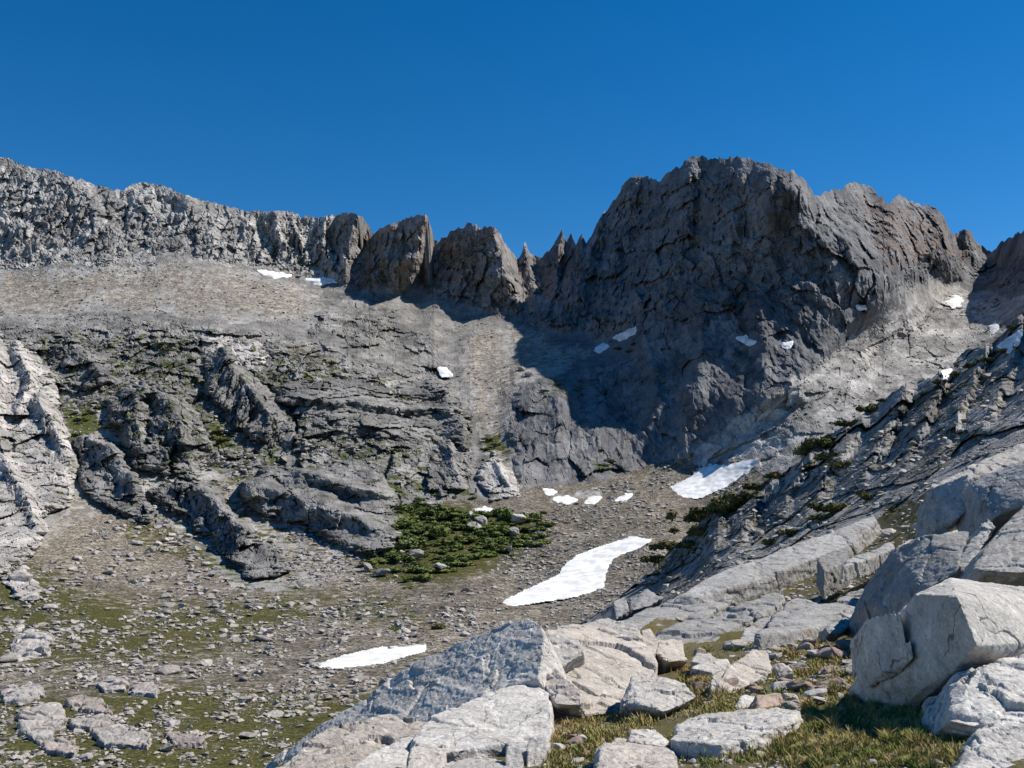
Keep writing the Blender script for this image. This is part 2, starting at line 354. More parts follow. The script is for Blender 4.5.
CLIFF = soft(FLD, [([(-330, 90), (-330, 262), (20, 268), (60, 262), (110, 266), (160, 255), (215, 262), (250, 268), (300, 272), (370, 288), (420, 296), (480, 310), (520, 318), (560, 330), (600, 335), (640, 335),
                     (640, 360), (560, 370), (515, 385), (508, 430), (520, 478), (560, 484), (620, 470), (690, 455), (770, 405), (870, 320), (905, 285), (970, 275), (1000, 290), (1370, 300), (1370, 60)], 1, 8)])
LEDGE = soft(FLD, [([(-330, 335), (30, 322), (100, 318), (200, 322), (260, 330), (330, 350), (400, 370), (440, 372), (470, 410), (478, 450), (470, 490), (400, 500), (350, 560), (290, 540), (240, 480), (150, 470), (70, 420), (-330, 560)], .75, 14),
                   ([(320, 290), (420, 300), (440, 330), (430, 370), (330, 345), (290, 310)], .5, 14),
                   ([(690, 470), (880, 310), (960, 290), (1370, 320), (1370, 450), (1000, 420), (800, 470), (740, 480)], .8, 10), ([(478, 452), (500, 450), (524, 500), (484, 498)], .6, 4)])
TAL = soft(FLD, [([(-330, 268), (20, 270), (60, 266), (110, 268), (160, 258), (215, 265), (300, 285), (330, 300), (300, 318), (240, 322), (140, 312), (60, 316), (-330, 326)], 1, 15),
                 ([(470, 330), (520, 325), (560, 345), (600, 350), (560, 372), (515, 382), (506, 430), (520, 490), (500, 500), (478, 440), (470, 390), (455, 360)], .9, 7),
                 ([(380, 290), (470, 305), (500, 330), (440, 350), (400, 330)], .5, 10), ([(540, 492), (620, 475), (690, 458), (660, 500), (560, 520)], .6, 8),
                 ([(930, 280), (980, 275), (1000, 300), (900, 310)], .5, 8), ([(60, 380), (90, 400), (150, 480), (120, 470), (70, 420)], .6, 8), ([(60, 390), (110, 395), (140, 440), (240, 470), (330, 540), (360, 580), (300, 600), (150, 520), (80, 480)], .62, 12), ([(40, 540), (75, 495), (100, 500), (150, 515), (200, 560), (250, 590), (120, 580), (20, 590)], .9, 8), ([(200, 470), (245, 475), (300, 530), (390, 575), (330, 600), (270, 560)], .8, 8)])
VEG = soft(FLD, [([(20, 330), (200, 325), (330, 350), (470, 400), (475, 490), (400, 510), (340, 580), (240, 590), (60, 480)], .41, 12), ([(62, 405), (95, 400), (105, 425), (85, 445), (66, 445)], .8, 8), ([(200, 420), (222, 425), (238, 445), (215, 450)], .85, 6), ([(360, 545), (400, 500), (460, 505), (555, 522), (520, 560), (420, 590), (365, 580)], .8, 10),
                 ([(480, 430), (505, 432), (512, 465), (495, 455), (480, 465)], .62, 5), ([(155, 338), (175, 340), (170, 355), (150, 350)], .7, 6), ([(100, 385), (260, 350), (300, 400), (220, 420), (130, 380)], .56, 25),
                 ([(590, 455), (625, 465), (615, 475), (590, 470)], .6, 5), ([(-330, 560), (30, 560), (90, 590), (200, 600), (300, 590), (320, 620), (250, 650), (120, 670), (-330, 680)], .76, 22),
                 ([(-330, 690), (60, 690), (180, 680), (300, 690), (420, 690), (420, 760), (200, 768), (-330, 800)], .78, 18), ([(280, 590), (420, 590), (440, 640), (330, 625)], .54, 14), ([(-330, 740), (60, 742), (200, 748), (330, 735), (300, 775), (-330, 800)], .95, 8),
                 ([(390, 620), (480, 610), (500, 630), (400, 640)], .45, 10), ([(535, 375), (600, 360), (640, 370), (560, 410)], .40, 14), ([(300, 470), (470, 470), (470, 500), (340, 500)], .56, 14), ([(120, 480), (240, 560), (260, 600), (120, 540)], .55, 12)])
RUST = soft(FLD, [([(580, 250), (640, 170), (720, 150), (800, 170), (830, 260), (740, 300), (640, 300)], .38, 20), ([(840, 180), (980, 215), (1000, 260), (880, 280)], .5, 14), ([(350, 205), (440, 205), (430, 300), (350, 290)], .45, 12), ([(520, 230), (600, 230), (580, 320), (530, 300)], .48, 12),
                  ([(240, 205), (350, 210), (350, 285), (250, 265)], .36, 12), ([(560, 460), (600, 440), (620, 480), (570, 486)], .4, 10), ([(270, 330), (340, 340), (360, 385), (270, 375)], .42, 16)])
STAIN_SHADE = soft(FLD, [([(20, 335), (200, 328), (330, 350), (470, 390), (475, 490), (390, 500), (300, 520), (120, 470)], .42, 14), ([(690, 295), (780, 298), (760, 312), (700, 310)], .55, 5), ([(730, 300), (745, 300), (748, 345), (736, 345)], .7, 4), ([(730, 345), (765, 350), (760, 380), (735, 385)], .55, 6), ([(110, 400), (190, 420), (180, 470), (120, 450)], .40, 12),  # dark stains; first polygon also paints the headwall's shading patches into the colour
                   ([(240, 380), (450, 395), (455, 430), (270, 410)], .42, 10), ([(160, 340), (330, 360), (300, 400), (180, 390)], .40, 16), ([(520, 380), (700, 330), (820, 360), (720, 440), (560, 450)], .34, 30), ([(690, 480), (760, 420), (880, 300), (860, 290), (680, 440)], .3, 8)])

def build_cirque():
    dx = 1.15
    xs = np.arange(-320, 1350, dx); ny = 560; nb = 22
    top = np.interp(xs, *np.array(SKY).T); bot = 850.0
    q1 = np.stack([xs / 9, 0 * xs, 0 * xs], -1); k1 = np.clip((xs - 100) / 260, .55, 1)
    top = top - 1.5 * k1 * (2.6 * ridged(q1, 3, 91) - 1.2 + 2.0 * blocks(q1 * 1.7, 92, .6, 1)[0])
    v = np.linspace(0, 1, ny)[:, None] ** 1.04
    Y = top[None] + (bot - top[None]) * v; X = np.broadcast_to(xs[None], Y.shape).copy()
    D = FLD.at(D1, X, Y); P = P3(X, Y, D)
    wx = X + 16 * fbm(P / 26, 4, 3, .65); wy = Y + 13 * fbm(P / 26 + 40, 4, 4, .65)
    cl = FLD.at(CLIFF, wx, wy); le = FLD.at(LEDGE, wx, wy); ta = FLD.at(TAL, wx, wy)
    rk = np.clip(np.maximum(cl, le) - .8 * ta, 0.05, 1)
    # fractured granite: flat joint-bounded facets at four sizes, stretched along the local joint direction
    shoulder = poly_soft(wx, wy, [(700, 470), (890, 305), (960, 285), (1400, 310), (1400, 640), (800, 560)], 6) > .5
    ledges = (wx < 470) & (wy > 318)
    U = P * np.array([1, .22, 1.0])                          # joints run back into the slope, so steps face the valley
    Q = np.where(shoulder[..., None], along(U * np.array([1, 1, 1.3]), (188, 50, 120), 2.2), np.where(ledges[..., None], along(U * np.array([1, 1, 1.1]), (126, 0, -60), 1.3), along(U, (.05, 0, 1), 1.7)))
    slabby = np.clip(1 - .40 * shoulder - .45 * poly_soft(wx, wy, [(520, 350), (650, 330), (760, 320), (880, 300), (700, 470), (520, 490)], 20), .3, 1)
    left = np.clip((330 - wx) / 60, 0, 1) * np.clip((275 - wy) / 15, 0, 1)
    far = np.clip(D / 600, .45, 1.25)
    wp = .12 * fbm(P / 14, 3, 7)[..., None]
    tower = poly_soft(wx, wy, [(335, 190), (560, 190), (545, 330), (400, 300), (335, 290)], 10); pk = poly_soft(wx, wy, [(540, 140), (820, 140), (885, 295), (700, 460), (520, 480)], 15)
    b0, e0 = blocks(Q / 30 + wp, 6, 1.0, .35); b1, e1, c1 = blocks(Q / (12.5 - 4.5 * left[..., None]) + wp, 1, 1.0, .3, True); b2, e2, c2 = blocks(Q / 5.0 + wp, 2, 1.0, .3, True); b3, e3, c3 = blocks(Q / 2.2, 3, 1.0, .3, True)
    crk = np.exp(-e0 * 30) * 1.3 + np.exp(-e1 * 20) * .9 + np.exp(-e2 * 12) * .5
    lg = np.where(ledges, 1.5, 1.0)
    d = rk * slabby * (22 * b0 * (1 - .75 * left) * (1 - .8 * tower) * (1 - .4 * pk) * lg + 11.5 * b1 * (1 - .35 * left) * lg + 6.0 * b2 * lg * lg ** .6 + 2.6 * b3 * lg ** 1.2 - crk * (1 - .5 * shoulder) * (1 - .5 * pk) + pk * 7 * ridged(P / np.array([9, 40, 34.]), 3, 23))
    d = d + 6 * rk * slabby * (1 - .5 * left) * ridged(Q / 60, 2, 21) + (2.2 * fbm(P / 50, 3, 5) + .6 * b2 + .5 * b3) * (1 - rk)
    tone = (.45 * (c1 - .5) + .5 * (c2 - .5) + .4 * (c3 - .5)) * np.clip(.35 + rk, 0, 1) * (1 - .35 * pk)
    D = D - d * far * np.clip((D - 90) / 260, .25, 1) * np.clip(.25 + v * 25, 0, 1)
    P = P3(X, Y, D)
    # the far side of the ridge falls away behind the skyline
    t = np.linspace(1, 0, nb + 1)[:-1, None]
    back = P[0][None] + np.stack([np.zeros((nb, len(xs))), 260 * t + 0 * xs, -330 * t ** 1.15 + 0 * xs], -1)
    back += (6 * t[..., None]) * fbm(back / 30, 3, 31)[..., None]
    P = np.concatenate([back, P]); X = np.concatenate([np.repeat(X[:1], nb, 0), X]); Y = np.concatenate([np.repeat(Y[:1], nb, 0), Y])
    pad = lambda a: np.concatenate([np.repeat(a[:1], nb, 0), a])
    wx, wy = pad(wx), pad(wy)
    A = np.stack([FLD.at(VEG, wx, wy), np.clip(pad(ta) * (.75 + .55 * fbm(np.stack([X / 9, Y / 55, 0 * X], -1), 3, 44) + .3 * fbm(np.stack([X / 30, Y / 30, 0 * X], -1), 3, 45)), 0, 1), FLD.at(RUST, wx, wy), FLD.at(STAIN_SHADE, wx, wy), pad(tone)], -1)
    # regions
    reg = np.zeros(X.shape, int)                                          # 0 valley floor
    reg[(wy < np.interp(wx, [-330, 0, 80, 150, 230, 300, 360, 420, 480, 540], [560, 575, 520, 500, 590, 590, 570, 505, 498, 486])) & (wx < 540)] = 1   # headwall ledges
    reg[(wy < np.interp(wx, [-330, 0, 60, 110, 160, 215, 300, 370, 420, 520, 540], [268, 268, 264, 267, 256, 264, 274, 290, 297, 318, 330])) & (wx < 545)] = 2  # ridge
    reg[(reg == 1) & (pad(ta) > .5) & (wx < 345)] = 3                                     # talus apron
    reg[(reg <= 1) & (pad(ta) > .5) & (wx > 440) & (wx < 600) & (wy < 500)] = 4              # gully
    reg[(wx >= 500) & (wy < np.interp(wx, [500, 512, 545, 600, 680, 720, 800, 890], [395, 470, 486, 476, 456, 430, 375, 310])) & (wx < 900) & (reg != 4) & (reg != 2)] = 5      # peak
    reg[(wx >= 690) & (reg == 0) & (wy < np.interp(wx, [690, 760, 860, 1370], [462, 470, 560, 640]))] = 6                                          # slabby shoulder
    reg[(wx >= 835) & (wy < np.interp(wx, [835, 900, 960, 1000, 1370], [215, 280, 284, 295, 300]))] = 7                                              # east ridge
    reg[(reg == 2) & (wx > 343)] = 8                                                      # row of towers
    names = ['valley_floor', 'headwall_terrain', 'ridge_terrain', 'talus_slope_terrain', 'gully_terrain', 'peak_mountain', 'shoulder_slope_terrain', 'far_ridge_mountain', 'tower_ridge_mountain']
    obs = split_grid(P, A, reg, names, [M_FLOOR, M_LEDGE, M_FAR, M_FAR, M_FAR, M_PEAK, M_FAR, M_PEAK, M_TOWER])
    labs = [('gravel and meadow floor of the cirque basin', 'valley floor'), ('broken grey granite ledges between the talus apron and the basin floor', 'hillside'),
            ('long pale serrated ridge running from the frame edge to the notch', 'mountain ridge'), ('smooth tan talus apron under the pale serrated ridge', 'talus slope'),
            ('gravel chute running down from the notch between ridge and peak', 'gully'), ('highest dark shaded peak with steep cliff face', 'mountain'),
            ('sunlit slabby granite slope falling from the far ridge to the snow', 'hillside'), ('brown craggy ridge of small towers beyond the main peak', 'mountain ridge'), ('row of three dark rock towers ending the pale ridge at the notch', 'mountain ridge')]
    for o, (l, c_) in zip(obs, labs):
        if o: tag(o, l, c_, kind='structure')
    return P[nb:], X[nb:], Y[nb:], xs, top
PC, XC, YC, XS, TOP = build_cirque()
def on_cirque(px, py):
    """point of the finished cirque surface seen near a pixel"""
    px = np.atleast_1d(np.asarray(px, float)); py = np.atleast_1d(np.asarray(py, float))
    i = np.clip(np.round((px - XS[0]) / (XS[1] - XS[0])).astype(int), 0, len(XS) - 1)
    v = np.clip((py - TOP[i]) / (850.0 - TOP[i]), 0, 1) ** (1 / 1.04)
    j = np.clip(np.round(v * (PC.shape[0] - 1)).astype(int), 0, PC.shape[0] - 1)
    return PC[j, i]

# ------------------------------------------------------------------ outcrops: bedrock masses standing proud of the slope
def outcrop(poly, amp, edge, label, mat, strokes=(), name='rock_outcrop', rough=1.0, step=0.9, sm=(.26, 0, 0, .24), aniso=1.4, joint=(126, 0, -70)):
    a = np.array(poly, float); x0, y0 = a.min(0) - 6; x1, y1 = a.max(0) + 6
    X, Y = np.meshgrid(np.arange(x0, x1, step), np.arange(y0, y1, step))
    D = FLD.at(D1, X, Y); P0 = P3(X, Y, D)
    wx = X + 13 * fbm(P0 / 15, 4, 61, .65); wy = Y + 13 * fbm(P0 / 15 + 9, 4, 62, .65)
    d, _ = seg_dist(wx, wy, poly, True); d = np.where(inside(wx, wy, poly), d, -d)
    keep = d > -5
    h = amp * np.clip(d / edge, -.5, 1); h = np.where(h > 0, 1.1 * amp * (np.clip(d / edge, 0, 1) ** .45), h * 2)
    h = h + 2.6 * stroke_field(X, Y, strokes) * np.clip(d / 4 + .2, 0, 1)
    s = D.mean() / 600; D = D - h - 1.0; P = P3(X, Y, D); Q = along(P * np.array([1, .22, 1.1]), joint, aniso); wp = .12 * fbm(P / (8 * s), 3, 7)[..., None]
    b0, e0 = blocks(Q / (17 * s) + wp, 10, 1.0, .35); b1, e1, c1 = blocks(Q / (8 * s) + wp, 11, 1.0, .3, True); b2, e2, c2 = blocks(Q / (3.6 * s) + wp, 12, 1.0, .3, True); b3, _ = blocks(Q / (1.6 * s), 13, 1.0, .3)
    D = D - 1.35 * rough * s * np.clip(d / 3 + .3, 0, 1) * (14 * b0 + 7 * b1 + 4.4 * b2 + 2.0 * b3 - np.exp(-e0 * 26) * 1.2 - np.exp(-e1 * 18) * .8 - np.exp(-e2 * 12) * .4)
    P = P3(X, Y, D)
    Q = grid_quads(*X.shape); k = keep[:-1, :-1].ravel(); Q = Q[k]; u, inv = np.unique(Q, return_inverse=True)
    A = np.zeros((X.size, 5)); A[:, :4] = sm; A[:, 4] = (.5 * (c1 - .5) + .5 * (c2 - .5)).ravel() * .8
    return tag(new_mesh(name, P.reshape(-1, 3)[u], inv.reshape(-1, 4), A[u], mat), label, 'rock outcrop', 'bedrock outcrops on the headwall')
outcrop([(-70, 335), (12, 335), (35, 352), (55, 378), (58, 410), (70, 440), (79, 468), (68, 500), (46, 520), (45, 540), (30, 562), (0, 575), (-70, 580)], 13, 12, 'broad pale folded granite buttress at the frame edge above the meadow', M_PALE,
        [([(20, 345), (30, 380), (18, 420)], 5, 10, 8), ([(0, 350), (-5, 420), (10, 480)], 5, 14, 10), ([(40, 400), (60, 430), (72, 460)], 5, 14, 7), ([(10, 470), (30, 500), (40, 530)], 4, 12, 8)], rough=.75)
outcrop([(75, 443), (84, 434), (96, 431), (116, 446), (137, 470), (140, 491), (156, 511), (150, 522), (126, 518), (103, 505), (79, 488)], 9, 6, 'short upright grey rib with a dark left flank beside the pale buttress', M_OUT,
        [([(97, 433), (118, 455), (135, 480), (150, 512)], 8, 26, 7)], rough=.8)
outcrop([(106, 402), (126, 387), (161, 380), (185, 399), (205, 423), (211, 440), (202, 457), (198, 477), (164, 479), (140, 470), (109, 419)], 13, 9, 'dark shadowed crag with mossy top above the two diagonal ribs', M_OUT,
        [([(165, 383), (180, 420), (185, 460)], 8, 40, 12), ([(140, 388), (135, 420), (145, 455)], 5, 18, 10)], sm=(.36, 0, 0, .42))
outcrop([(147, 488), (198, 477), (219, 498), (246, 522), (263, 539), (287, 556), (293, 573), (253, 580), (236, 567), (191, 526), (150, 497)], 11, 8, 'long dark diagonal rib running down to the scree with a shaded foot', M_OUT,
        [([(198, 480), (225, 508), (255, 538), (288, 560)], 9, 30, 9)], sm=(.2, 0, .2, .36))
outcrop([(239, 484), (267, 467), (301, 470), (340, 462), (374, 466), (402, 489), (391, 517), (405, 537), (374, 558), (345, 552), (308, 527), (267, 518), (243, 498)], 12, 10, 'wide smooth grey slab dipping toward the green shrub thicket', M_OUT,
        [([(250, 484), (310, 500), (360, 520), (390, 540)], 6, 20, 14), ([(300, 472), (350, 484), (395, 500)], 5, 16, 8)], rough=.6)
outcrop([(38, 340), (68, 337), (95, 348), (113, 364), (113, 385), (89, 394), (62, 371)], 8, 8, 'rounded grey dome on the upper left ledges', M_OUT, [([(70, 340), (95, 362), (100, 385)], 4, 18, 9)])
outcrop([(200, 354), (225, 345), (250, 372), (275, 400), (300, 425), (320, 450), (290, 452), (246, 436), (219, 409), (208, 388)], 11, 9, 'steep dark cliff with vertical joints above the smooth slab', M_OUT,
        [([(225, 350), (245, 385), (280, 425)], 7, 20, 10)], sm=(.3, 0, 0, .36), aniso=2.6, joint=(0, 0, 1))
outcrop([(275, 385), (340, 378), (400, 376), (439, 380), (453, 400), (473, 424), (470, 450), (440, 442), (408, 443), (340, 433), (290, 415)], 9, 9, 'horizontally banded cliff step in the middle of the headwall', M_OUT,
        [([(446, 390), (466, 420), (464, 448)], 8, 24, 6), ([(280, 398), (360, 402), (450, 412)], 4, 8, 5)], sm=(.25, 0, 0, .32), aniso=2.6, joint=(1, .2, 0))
outcrop([(478, 462), (497, 452), (511, 469), (522, 498), (487, 496), (480, 478)], 6, 5, 'small pale tower standing at the foot of the gravel chute', M_PALE, [([(497, 453), (512, 490)], 4, 12, 6)], rough=.7)
outcrop([(195, 328), (235, 332), (270, 350), (265, 372), (225, 362), (200, 350)], 6, 8, 'light smooth slab just under the tan talus apron', M_PALE, rough=.6)
outcrop([(396, 440), (440, 436), (470, 448), (472, 490), (440, 492), (410, 478)], 6, 8, 'blocky grey step between the banded cliff and the shrub thicket', M_OUT, [([(450, 440), (462, 488)], 5, 18, 6)], sm=(.2, 0, 0, .1))
outcrop([(900, 333), (917, 307), (931, 304), (918, 330)], 3, 4, 'smooth pale slab high on the sunlit slope right of the peak', M_PALE, rough=.3)
outcrop([(935, 302), (955, 294), (985, 300), (1010, 302), (980, 312)], 2.5, 4, 'pale bleached slabs under the far brown ridge', M_PALE, rough=.5)
outcrop([(848, 372), (872, 345), (882, 346), (862, 376)], 2.5, 4, 'narrow light slab in the middle of the sunlit slope', M_PALE, rough=.3)
outcrop([(0, 575), (25, 560), (40, 590), (36, 602), (12, 598)], 3, 4, 'small pinkish rock step below the pale buttress', M_PALE, rough=.6)

# ------------------------------------------------------------------ 2. the dark rocky slope coming down from the frame edge
EDGE2 = [(560, 640), (600, 612), (640, 578), (660, 560), (690, 532), (706, 512), (730, 500), (750, 492), (770, 478), (800, 462), (815, 440), (850, 425), (880, 400), (900, 388), (925, 378), (940, 372), (965, 352), (985, 347), (1000, 336), (1024, 312), (1080, 280), (1180, 250), (1320, 220)]
CTRL2 = [(560, 640, 195), (600, 612, 200), (640, 578, 205), (690, 532, 205), (730, 500, 200), (770, 478, 196), (815, 440, 190), (850, 425, 186), (900, 388, 178), (940, 372, 172), (985, 347, 165), (1024, 312, 158), (1180, 250, 140), (1320, 220, 130),
         (600, 640, 165), (650, 600, 175), (700, 565, 170), (760, 530, 165), (830, 480, 160), (900, 440, 152), (960, 400, 146), (1024, 370, 138),
         (640, 625, 135), (720, 580, 128), (800, 548, 122), (870, 515, 116), (940, 475, 110), (1024, 430, 104), (1180, 380, 90), (1320, 340, 80),
         (660, 680, 80), (760, 640, 72), (870, 600, 64), (950, 560, 60), (1024, 520, 56), (1180, 480, 50), (1320, 460, 46), (560, 720, 85)]
FLD2 = Field(550, 1330, 200, 740, 4)
ST2 = [([(720, 500), (715, 540), (700, 575)], 7, 16, 12), ([(770, 482), (745, 520), (735, 555)], 8, 20, 12), ([(815, 442), (790, 490), (770, 530)], 8, 22, 12), ([(860, 425), (830, 470), (800, 530)], 7, 22, 12),
       ([(905, 390), (880, 440), (850, 500)], 7, 20, 12), ([(945, 375), (925, 420), (890, 490)], 7, 20, 10), ([(985, 350), (965, 400), (930, 465)], 7, 20, 10), ([(1020, 325), (1005, 380), (970, 450)], 6, 20, 12), ([(1060, 300), (1045, 360), (1010, 440)], 6, 20, 12)]
D2 = TPS(CTRL2)(FLD2.X, FLD2.Y) - stroke_field(FLD2.X, FLD2.Y, ST2)
VEG2 = soft(FLD2, [([(640, 590), (730, 500), (820, 440), (1000, 340), (1024, 420), (870, 520), (700, 590)], .36, 8), ([(640, 560), (700, 520), (720, 540), (660, 590)], .55, 8), ([(880, 410), (940, 380), (1000, 360), (1000, 390), (920, 420)], .5, 12), ([(780, 530), (840, 500), (880, 470), (860, 510), (800, 545)], .5, 12), ([(880, 500), (935, 500), (930, 530), (880, 530)], .6, 10), ([(690, 560), (780, 540), (760, 560), (690, 580)], .45, 10)])
STN2 = soft(FLD2, [([(690, 515), (770, 480), (800, 470), (790, 530), (720, 555)], .5, 10), ([(800, 440), (900, 390), (1000, 350), (1000, 420), (860, 490), (800, 500)], .36, 20)])
RUS2 = soft(FLD2, [([(720, 520), (760, 510), (755, 550), (720, 555)], .42, 8), ([(640, 570), (720, 560), (700, 600), (640, 610)], .45, 10)])
def build_slope():
    xs = np.arange(560, 1310, 1.1); ny = 300; nb = 26
    top = np.interp(xs, *np.array(EDGE2).T); top = top - 4 * blocks(np.stack([xs / 11, 0 * xs, 0 * xs], -1), 95, .8, 1)[0] - 2.5 * perlin(np.stack([xs / 5, 0 * xs, 0 * xs], -1), 96); bot = np.interp(xs, [560, 700, 850, 1024, 1310], [720, 690, 640, 570, 520])
    v = np.linspace(0, 1, ny)[:, None]; Y = top + (bot - top) * v; X = np.broadcast_to(xs, Y.shape).copy()
    D = FLD2.at(D2, X, Y); P = P3(X, Y, D); N = normals(P); s = np.clip(D / 200, .25, 1.3)
    fade = np.clip(.75 + v * 8, 0, 1); Q = along(P * np.array([1, .25, 1]), (.45, 0, .9), 1.8); wp = .12 * fbm(P / 8, 3, 7)[..., None]
    b0, e0 = blocks(Q / 13 + wp, 30, 1.0, .4); b1, e1, c1 = blocks(Q / 5.5 + wp, 31, 1.0, .35, True); b2, e2, c2 = blocks(Q / 2.3 + wp, 32, 1.0, .35, True); b3, _ = blocks(Q / .95, 33, 1.0, .3)
    D = D - fade * s * (10 * b0 + 7 * b1 + 3.6 * b2 + 1.3 * b3 - np.exp(-e0 * 26) * 1.0 - np.exp(-e1 * 18) * .5 - np.exp(-e2 * 12) * .25)
    P = P3(X, Y, D)
    t = np.linspace(1, 0, nb + 1)[:-1, None]; o = 0 * xs
    back = P[0][None] + np.stack([75 * t * (P[0][None, :, 0] / P[0][None, :, 1]), 75 * t + o, -95 * t ** 1.2 + o], -1); back += (3 * t[..., None]) * fbm(back / 9, 3, 55)[..., None]
    left = P[:, :1]; n_l = 12; tl = np.linspace(1, 0, n_l + 1)[:-1][None, :]
    A = np.stack([FLD2.at(VEG2, X + 6 * fbm(P / 6, 3, 3), Y), np.zeros_like(X), FLD2.at(RUS2, X, Y), FLD2.at(STN2, X, Y), .45 * (c1 - .5) + .45 * (c2 - .5)], -1)
    A = np.concatenate([np.repeat(A[:1], nb, 0), A]); PP = np.concatenate([back, P])
    o = new_mesh('slope_terrain', PP, grid_quads(*PP.shape[:2]), A.reshape(-1, 5), M_DARK)
    tag(o, 'dark broken rocky hillside descending behind the foreground boulders', 'hillside', kind='structure')
    return P, xs, top, bot
PS, XS2, TOP2, BOT2 = build_slope()
def on_slope(px, py):
    i = np.clip(np.round((np.asarray(px, float) - XS2[0]) / 1.1).astype(int), 0, len(XS2) - 1)
    v = np.clip((np.asarray(py, float) - TOP2[i]) / (BOT2[i] - TOP2[i]), 0, 1)
    return PS[np.round(v * (PS.shape[0] - 1)).astype(int), i]

# ------------------------------------------------------------------ 3. the bench the photographer stands on
EDGE3 = [(-420, 1060), (-100, 950), (100, 860), (200, 806), (250, 780), (300, 756), (366, 716), (430, 672), (500, 645), (545, 640), (600, 640), (640, 630), (690, 594), (730, 573), (793, 549), (872, 521), (900, 510), (928, 492), (960, 477), (1024, 450), (1150, 410), (1400, 370)]
CTRL3 = [(-420, 1060, 9), (-100, 950, 11), (100, 860, 13), (250, 780, 15), (366, 716, 18), (430, 675, 20), (500, 648, 22), (600, 642, 24), (640, 645, 26), (690, 594, 52), (690, 640, 28), (740, 625, 31), (740, 572, 60), (790, 605, 37), (793, 550, 62), (840, 588, 37), (872, 522, 62), (900, 570, 34), (928, 492, 52), (960, 548, 30), (1024, 520, 27), (1024, 450, 46), (1150, 470, 26), (1150, 410, 42), (1400, 420, 24), (1400, 370, 38),
         (300, 790, 11.5), (400, 760, 12), (500, 740, 12.2), (560, 720, 13.6), (560, 760, 10.6), (600, 700, 15.5), (660, 720, 13), (700, 680, 16.8), (700, 740, 11), (780, 660, 19), (800, 700, 13), (800, 750, 9.6), (880, 700, 12), (880, 750, 9), (960, 700, 11), (960, 750, 8.4), (1024, 660, 12.5), (1024, 740, 8.2),
         (860, 640, 20), (960, 600, 20), (1024, 570, 19), (1200, 600, 13), (1400, 600, 11), (1300, 760, 7), (500, 900, 6.2), (800, 900, 5.2), (1024, 900, 5), (200, 950, 7), (1300, 950, 4.6), (700, 1150, 3.4), (200, 1150, 4), (1200, 1150, 3.2), (-300, 1180, 5)]
T3 = TPS(CTRL3)
def build_bench():
    xs = np.arange(-420, 1400, 2.5); ny = 240; nb = 30
    top = np.interp(xs, *np.array(EDGE3).T); v = np.linspace(0, 1, ny)[:, None] ** 1.5
    Y = top + (1180 - top) * v; X = np.broadcast_to(xs, Y.shape).copy()
    D = T3(X, Y); P = P3(X, Y, D)
    P[..., 2] += .10 * fbm(P / 1.3, 4, 81) * np.clip(D / 12, .4, 2) + .03 * fbm(P / .3, 3, 82)
    t = np.linspace(1, 0, nb + 1)[:-1, None]; o = 0 * xs
    back = P[0][None] + np.stack([26 * t * (P[0][None, :, 0] / P[0][None, :, 1]), 26 * t + o, -34 * t ** 1.1 + o], -1)
    back += (t[..., None] ** .5) * 1.6 * fbm(back / 4, 4, 83)[..., None]
    PP = np.concatenate([back, P]); A = np.zeros(PP.shape[:2] + (4,))
    A[nb:, :, 0] = .56 + .4 * fbm(P / 1.6, 3, 84); A[nb:, :, 1] = .35
    b = new_mesh('bench_ground', PP, grid_quads(*PP.shape[:2]), A.reshape(-1, 4), M_SOIL, smooth=True)
    tag(b, 'stony grassy ground between the foreground boulders', 'ground', kind='structure')
build_bench()
def on_bench(px, py):
    px = np.atleast_1d(np.asarray(px, float)); py = np.atleast_1d(np.asarray(py, float))
    return P3(px, py, T3(px, py))
g = new_mesh('ground', [(-9000, -9000, -120), (9000, -9000, -120), (9000, 9000, -120), (-9000, 9000, -120)], [(0, 1, 2, 3)], np.zeros((4, 4)), M_FLOOR)
tag(g, 'ground reaching away beyond the mountains', 'ground', kind='structure')

# ------------------------------------------------------------------ snow
SNOWS = []
def snow(poly, label, where=on_cirque, th=0.16, lift=.3, group=True):
    SNOWS.append(poly); a = np.array(poly, float); x0, y0 = a.min(0) - 4; x1, y1 = a.max(0) + 4
    st_ = max(.6, min(1.2, (x1 - x0) / 40)); X, Y = np.meshgrid(np.arange(x0, x1, st_), np.arange(y0, y1, st_ * .7))
    P = where(X.ravel(), Y.ravel()).reshape(X.shape + (3,)).copy()
    x_, y_ = (X - X.mean()) / 30, (Y - Y.mean()) / 30; B = [np.ones(X.size), x_.ravel(), y_.ravel()]
    if x1 - x0 > 50: B += [(x_ * x_).ravel(), (x_ * y_).ravel(), (y_ * y_).ravel()]
    B = np.stack(B, 1); D = P[..., 1].ravel(); fit = B @ np.linalg.lstsq(B, D, rcond=None)[0]; ins = inside(X.ravel(), Y.ravel(), poly)
    off = np.percentile((fit - D)[ins], 90); D = (fit - off).reshape(X.shape)
    wx = X + 1.4 * perlin(np.stack([X / 5, Y / 4, 0 * X], -1), 5); wy = Y + 1.0 * perlin(np.stack([X / 5, Y / 4, 0 * X + 7], -1), 6)
    d, _ = seg_dist(wx, wy, poly, True); d = np.where(inside(wx, wy, poly), d, -d)
    sc = D / 400; D = D - sc * (.9 * np.clip(d / 3, -1.5, 1) + .35 * perlin(np.stack([X / 6, Y / 3, 0 * X], -1), 9)); P = P3(X, Y, D)
    Q = grid_quads(*X.shape)[(d > -1.2)[:-1, :-1].ravel()]; u, inv = np.unique(Q, return_inverse=True)
    return tag(new_mesh('snow_patch', P.reshape(-1, 3)[u], inv.reshape(-1, 4), None, M_SNOW, True), label, 'snow patch', 'snow patches left in the cirque' if group else None)
